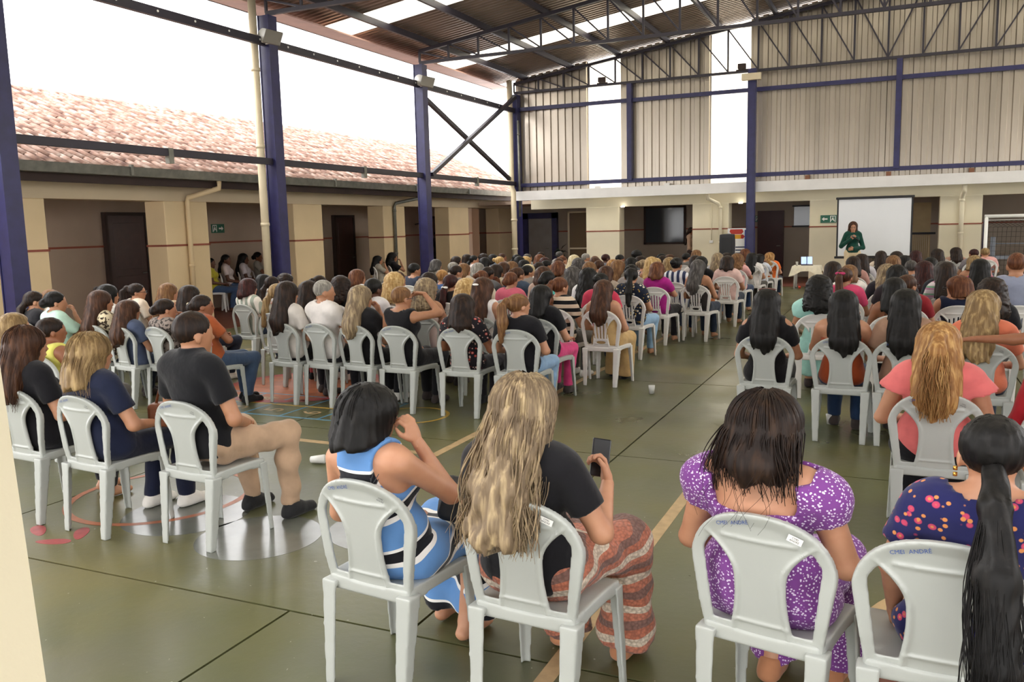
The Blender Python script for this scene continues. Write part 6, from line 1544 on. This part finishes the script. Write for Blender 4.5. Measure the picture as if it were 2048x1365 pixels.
# navy floral dress, very long ponytail
fg = Fig(('down', 'lap'), ('sit', 'sit'), yaw=.0, pitch=.08, lean=-.06, side=.05, w=1.04, f=1.12)
mnav = cloth('nav', '#1f2050', 'floral', '#b8405f', '#c9824a', sc=1.25)
p = front(.25, 2.88, .05, .07, 'person in navy flowered dress with very long ponytail hanging behind', fg, 'navy', 'cap', 'black', 'tee', mnav, 'skirt', mnav, 'l', scale=(1.06, 1.03, .955), opt={'neck': 'wide'}, bopt={'hem': .08, 'fold': .006})
hb = [c for c in p.children if c.name.startswith('hair')][0]
tl = Vol((-.12, -.42, -.78), (.12, -.06, .06), .0085)
for a, b, ra, rb in (((0, -.10, .03), (0, -.19, -.06), .030, .036), ((0, -.19, -.06), (.01, -.265, -.22), .036, .048), ((.01, -.265, -.22), (.015, -.285, -.45), .048, .050), ((.015, -.285, -.45), (.01, -.285, -.72), .050, .034)): tl.prim(C_(a, b, ra, rb, (1, 1.7, 1)), .03)
tl.apply(lambda F, x, y, z: np.where(np.abs(F) < .04, F + .004 * np.sin(160 * x + 8 * np.sin(9 * z)) + .002 * np.sin(310 * x), F))
tm_ = mesh_np('ponytail', *tl.nets(1)); tm_.materials.append(hairm(*HAIRC['black'])); o = bpy.data.objects.new('ponytail', tm_); COL.objects.link(o); o.parent = hb
add_strands(p, 120, tail((0, -.17, -.02), (0, -.30, -.25), (.01, -.30, -.76), .042, .022, .01), 'black', 9, .002, 16)
GOLD = plain('gold_metal', '#c89a4a', .25, metal=.9)
for sx in (-1, 1):
    for dz in (0, .018): 
        q = fg.Hd((sx * .086, -.004, .012 - dz)); MB().tube([q + P3(0, 0, -.006), q + P3(0, 0, .006)], .006, 8).build('earring', GOLD, p, True)
chair(.15, 2.90, .03, 'off-white plastic chair under the navy flowered dress', False, 1)
chair(.78, 2.90, -.05, 'off-white plastic chair cut by the lower right corner', False, 1)

# coral blouse, fair ponytail
fg = Fig(('thigh', 'lap'), ('sit', 'sit'), yaw=.08, pitch=.0, lean=-.06, w=1.05, f=1.18)
p = front(.22, 5.24, .0, .06, 'person in coral pink blouse with fluttered sleeves and black skirt', fg, 'coral', 'pony', 'golden', 'flutter', cloth('t', '#d9706e'), 'skirt', cloth('b', '#141318'), 'l', scale=(1.06, 1.02, .96), L=-.30)
add_strands(p, 220, tail((0, -.12, .12), (0, -.20, .05), (.0, -.19, -.30), .030, .024, .012), 'golden', 11, .0048, 16)
chair(.22, 5.24, .0, 'off-white plastic chair under the coral blouse', False, 1)

# group at the left: man in black polo, navy top, black top
fg = Fig(('lap', 'lap'), ('wide', 'wide'), yaw=.30, pitch=.0, lean=-.06, w=1.14, f=1.06, female=False)
front(-3.68, 3.77, .10, .05, 'person in black polo shirt and khaki trousers, hands in lap', fg, 'man', 'short', 'dark', 'polo', cloth('t', '#121216'), 'pants', cloth('b', '#b5977c'), 'm', scale=(1.04, 1.05, 1.07), opt={'neck': 'collar'}, bopt={'fold': .008}, shoes=BLKSHOE, curl=.8)
chair(-3.68, 3.77, .06, 'off-white plastic chair under the black polo shirt', False, 1)
fg = Fig(('lap', 'thigh'), ('tuck', 'sit'), yaw=.12, lean=-.08, w=1.04, f=1.15)
p = front(-4.42, 3.70, .08, .05, 'person in navy short-sleeved top and navy trousers, white sneakers', fg, 'navytop', 'mid', 'dblonde', 'tee', cloth('t', '#1b2138'), 'pants', cloth('b', '#181d33'), 'l', scale=(1.05, 1.03, .955), L=-.12, shoes=SNEAK)
add_strands(p, 160, fall(-.13, .008, 1.05, -.12, 2.5, 12, .015), 'dblonde', 13, .0026, 14)
chair(-4.42, 3.70, .10, 'off-white plastic chair under the navy top at left', False, 1)
bg = empty('handbag', (-4.16, 3.92, .60), .4); tag(bg, 'brown leather handbag on the lap of person in navy top', 'bag')
MBR = plain('brown_leather', '#7a4426', .5, bump=.15); bevel(MB().box((-.13, -.06, 0), (.13, .06, .15)).build('bag_body', MBR, bg), .025, 3)
MB().tube([(-.09, 0, .14), (-.06, 0, .24), (.06, 0, .24), (.09, 0, .14)], .009, 6).build('bag_handle', MBR, bg, True)
fg = Fig(('lap', 'lap'), ('sit', 'tuck'), yaw=.18, lean=-.08, w=1.0, f=1.05)
p = front(-5.05, 3.74, .08, .05, 'person in black top at far left, partly hidden by the cream pillar', fg, 'blacktop', 'long', 'brown', 'tee', cloth('t', '#121116'), 'pants', cloth('b', '#16151b'), 'l', scale=(1.02, 1.02, .97), L=-.26)
add_strands(p, 160, fall(-.27, .008, 1.0, -.16, 2.4, 10, .015), 'brown', 15, .0026, 16)
chair(-5.05, 3.74, .08, 'off-white plastic chair under the black top at far left', False, 1)

# right edge: arm along a chair back; red top
fg = Fig(('back', 'lap'), ('sit', 'sit'), yaw=-.1, w=1.12, f=1.15, female=False)
person(1.22, 7.06, .0, 'person in dark green top resting an arm along the next chair', fg, 'greenarm', 'short', 'black', 'tee', cloth('t', '#1c3028'), 'pants', cloth('b', '#1f2a44'), 't', h=.012, scale=(1.05, 1, 1.0), group='people in the rows nearest the camera')
chair(1.22, 7.0, .0, 'off-white plastic chair under the dark green top', False, 0)
fg = Fig(('lap', 'lap'), ('sit', 'sit'), yaw=-.1)
person(.84, 5.22, .0, 'person in red jacket with white side stripe at right edge', fg, 'redtop', 'mid', 'dark', 'long', cloth('t', '#a01c26'), 'pants', cloth('b', '#1d1c24'), 'm', h=.012, group='people in the rows nearest the camera')
chair(.84, 5.17, .0, 'off-white plastic chair under the red jacket', False, 0)

# presenter
fg = Fig(('waist', 'mic'), ('stand', 'stand'), yaw=.0, pitch=-.02, lean=0, stand=True, w=.98)
p = person(-1.05, 23.2, math.pi - .15, 'person in dark green blouse speaking into a microphone before the screen', fg, 'presenter', 'long', 'brown', 'long', cloth('t', '#123f34'), 'wide', cloth('b', '#d8c3a0'), 'l', h=.012, hh=.009, scale=(1.0, 1.0, 1.045), L=-.24, group=None)
mi_ = empty('microphone', (0, 0, 0)); q = fg.arm[1][3] + P3(-.055, .035, .045); mi_.parent = None
Rm = Matrix.Rotation(-(math.pi - .15), 4, 'Z'); wq = Rm @ Vector((q[0], q[1], q[2] * 1.045)); mi_.location = (wq.x - 1.05, wq.y + 23.2, wq.z); tag(mi_, 'black handheld microphone at the mouth of the presenter', 'microphone')
MB().tube([(.13, 0, -.09), (0, 0, 0)], [.012, .016], 8).build('mic_body', M_DARK, mi_, True); MB().tube([(.0, 0, 0), (-.012, 0, .008), (-.04, 0, .027), (-.05, 0, .034)], [.016, .026, .024, .01], 10).build('mic_head', M_GALV, mi_, True)
gl = MB()
for sx in (-1, 1): gl.tube([fg.Hd((sx * .032 + .026 * math.cos(a), .112, .056 + .019 * math.sin(a))) for a in np.linspace(0, 6.283, 13)], .0028, 4)
gl.tube([fg.Hd((-.006, .113, .058)), fg.Hd((.006, .113, .058))], .0028, 4); gl.build('glasses', M_DARK, p)

# people sitting in the left corridor and by the pillar, person standing
def side(x, y, yaw, z, lab, arms, hair, hc, top, col, sk, bot='#3d4f6c', hy=.3):
    fk = (arms, hy, 0); a = arms.split(',')
    if fk not in FIGS: FIGS[fk] = Fig((a[0], a[1]), ('sit', 'tuck'), yaw=hy)
    person(x + .06 * math.sin(yaw), y + .06 * math.cos(yaw), yaw, lab, FIGS[fk], fk, hair, hc, top, cloth('t', col), 'pants', cloth('b', bot), sk, .0135, .0105, (1, 1, z / 1.285), group='people along the left walkway', z=.015)
for x, y, yw, z, lab, arms, hair, hc, col, sk in (
    (-14.25, 15.05, .95, 1.25, 'person in yellow top on a chair in the left corridor', 'lap,thigh', 'short', 'black', '#b5a832', 'd'),
    (-14.25, 15.55, .9, 1.31, 'person in white vest over brown in the left corridor', 'lap,lap', 'low', 'black', '#c8b8b4', 'd'),
    (-14.25, 16.15, .9, 1.30, 'person in white top, dark hair forward, in the left corridor', 'thigh,thigh', 'long', 'black', '#d8cfd2', 'd'),
    (-14.25, 16.65, .9, 1.33, 'person in light top with arms folded in the left corridor', 'cross,cross', 'updo', 'black', '#b5b0a4', 't'),
    (-14.25, 17.2, .8, 1.22, 'person in dark clothes beside the cream pipe, left corridor', 'lap,lap', 'mid', 'black', '#1a181c', 'd')):
    side(x, y, yw, z, lab, arms, hair, hc, 'tee', col, sk)
    r_ = chair(x, y, yw, 'white plastic chair in the left corridor under ' + ' '.join(lab.split()[:5]), True); r_.location.z = .015
RED = plain('red_plastic', '#8f1f22', .4)
for x, y, z, lab, arms, hair, hc, col, sk, l2 in ((-11.95, 18.45, 1.13, 'person in grey top seated against the pillar, hand at chin', 'lap,chin', 'long', 'black', '#a39c90', 'm', 'white plastic chair against the pillar under the grey top'),
                                 (-11.95, 19.15, 1.18, 'person in black top seated against the pillar, hand at mouth', 'lap,mouth', 'curly', 'black', '#17151a', 'm', 'white plastic chair against the pillar under the black top')):
    side(x, y, .75, z, lab, arms, hair, hc, 'tee', col, sk); r_ = chair(x, y, .75, l2, True); r_.location.z = .015
fg = Fig(('hang', 'hang'), ('stand', 'stand'), yaw=.5, lean=0, stand=True, w=1.08, female=False)
person(-13.6, 24.3, .6, 'person in black clothes standing in the left corridor', fg, 'stander', 'short', 'black', 'tee', cloth('t', '#131216'), 'pants', cloth('b', '#17161b'), 'd', h=.0135, scale=(1, 1, 1.04), group=None, z=.015)
fg = Fig(('hang', 'waist'), ('stand', 'stand'), yaw=-.6, lean=0, stand=True, female=True)
person(-5.75, 26.05, 1.6, 'person in beige long-sleeved top behind the back pillar', fg, 'backstander', 'low', 'dark', 'long', cloth('t', '#a98c78'), 'pants', cloth('b', '#3c2f2a'), 't', h=.0135, group=None, z=.015)

# small things on the floor
for x, y, lab in ((-2.34, 8.72, 'clear plastic cup on the court by the khaki trousers'), (-.50, 7.86, 'clear plastic cup on the court under right block chair')):
    o = MB().tube([(0, 0, 0), (0, 0, .09)], [.026, .036], 14).build('plastic_cup', glass_mat('cloudy_cup', lin('#cfcfca'), .2), None, True); o.location = (x, y, .003); tag(o, lab, 'cup')
o = MB().tube([(0, 0, .03), (.11, .02, .04)], [.026, .036], 12).build('plastic_cup', M_WHITE, None, True); o.location = (-4.13, 5.25, .0); tag(o, 'white plastic cup lying on the court beside khaki trousers', 'cup')
bo = empty('handbag', (-2.72, 13.62, .46), .5); tag(bo, 'orange leather bag hanging at the striped blouse', 'bag')
MOR = plain('orange_leather', '#b8662a', .5); bevel(MB().box((-.06, -.14, -.12), (.06, .14, .14)).build('bag_body', MOR, bo), .02, 2); MB().tube([(0, -.1, .13), (0, -.05, .3), (0, .05, .3), (0, .1, .13)], .01, 6).build('bag_handle', MOR, bo, True)
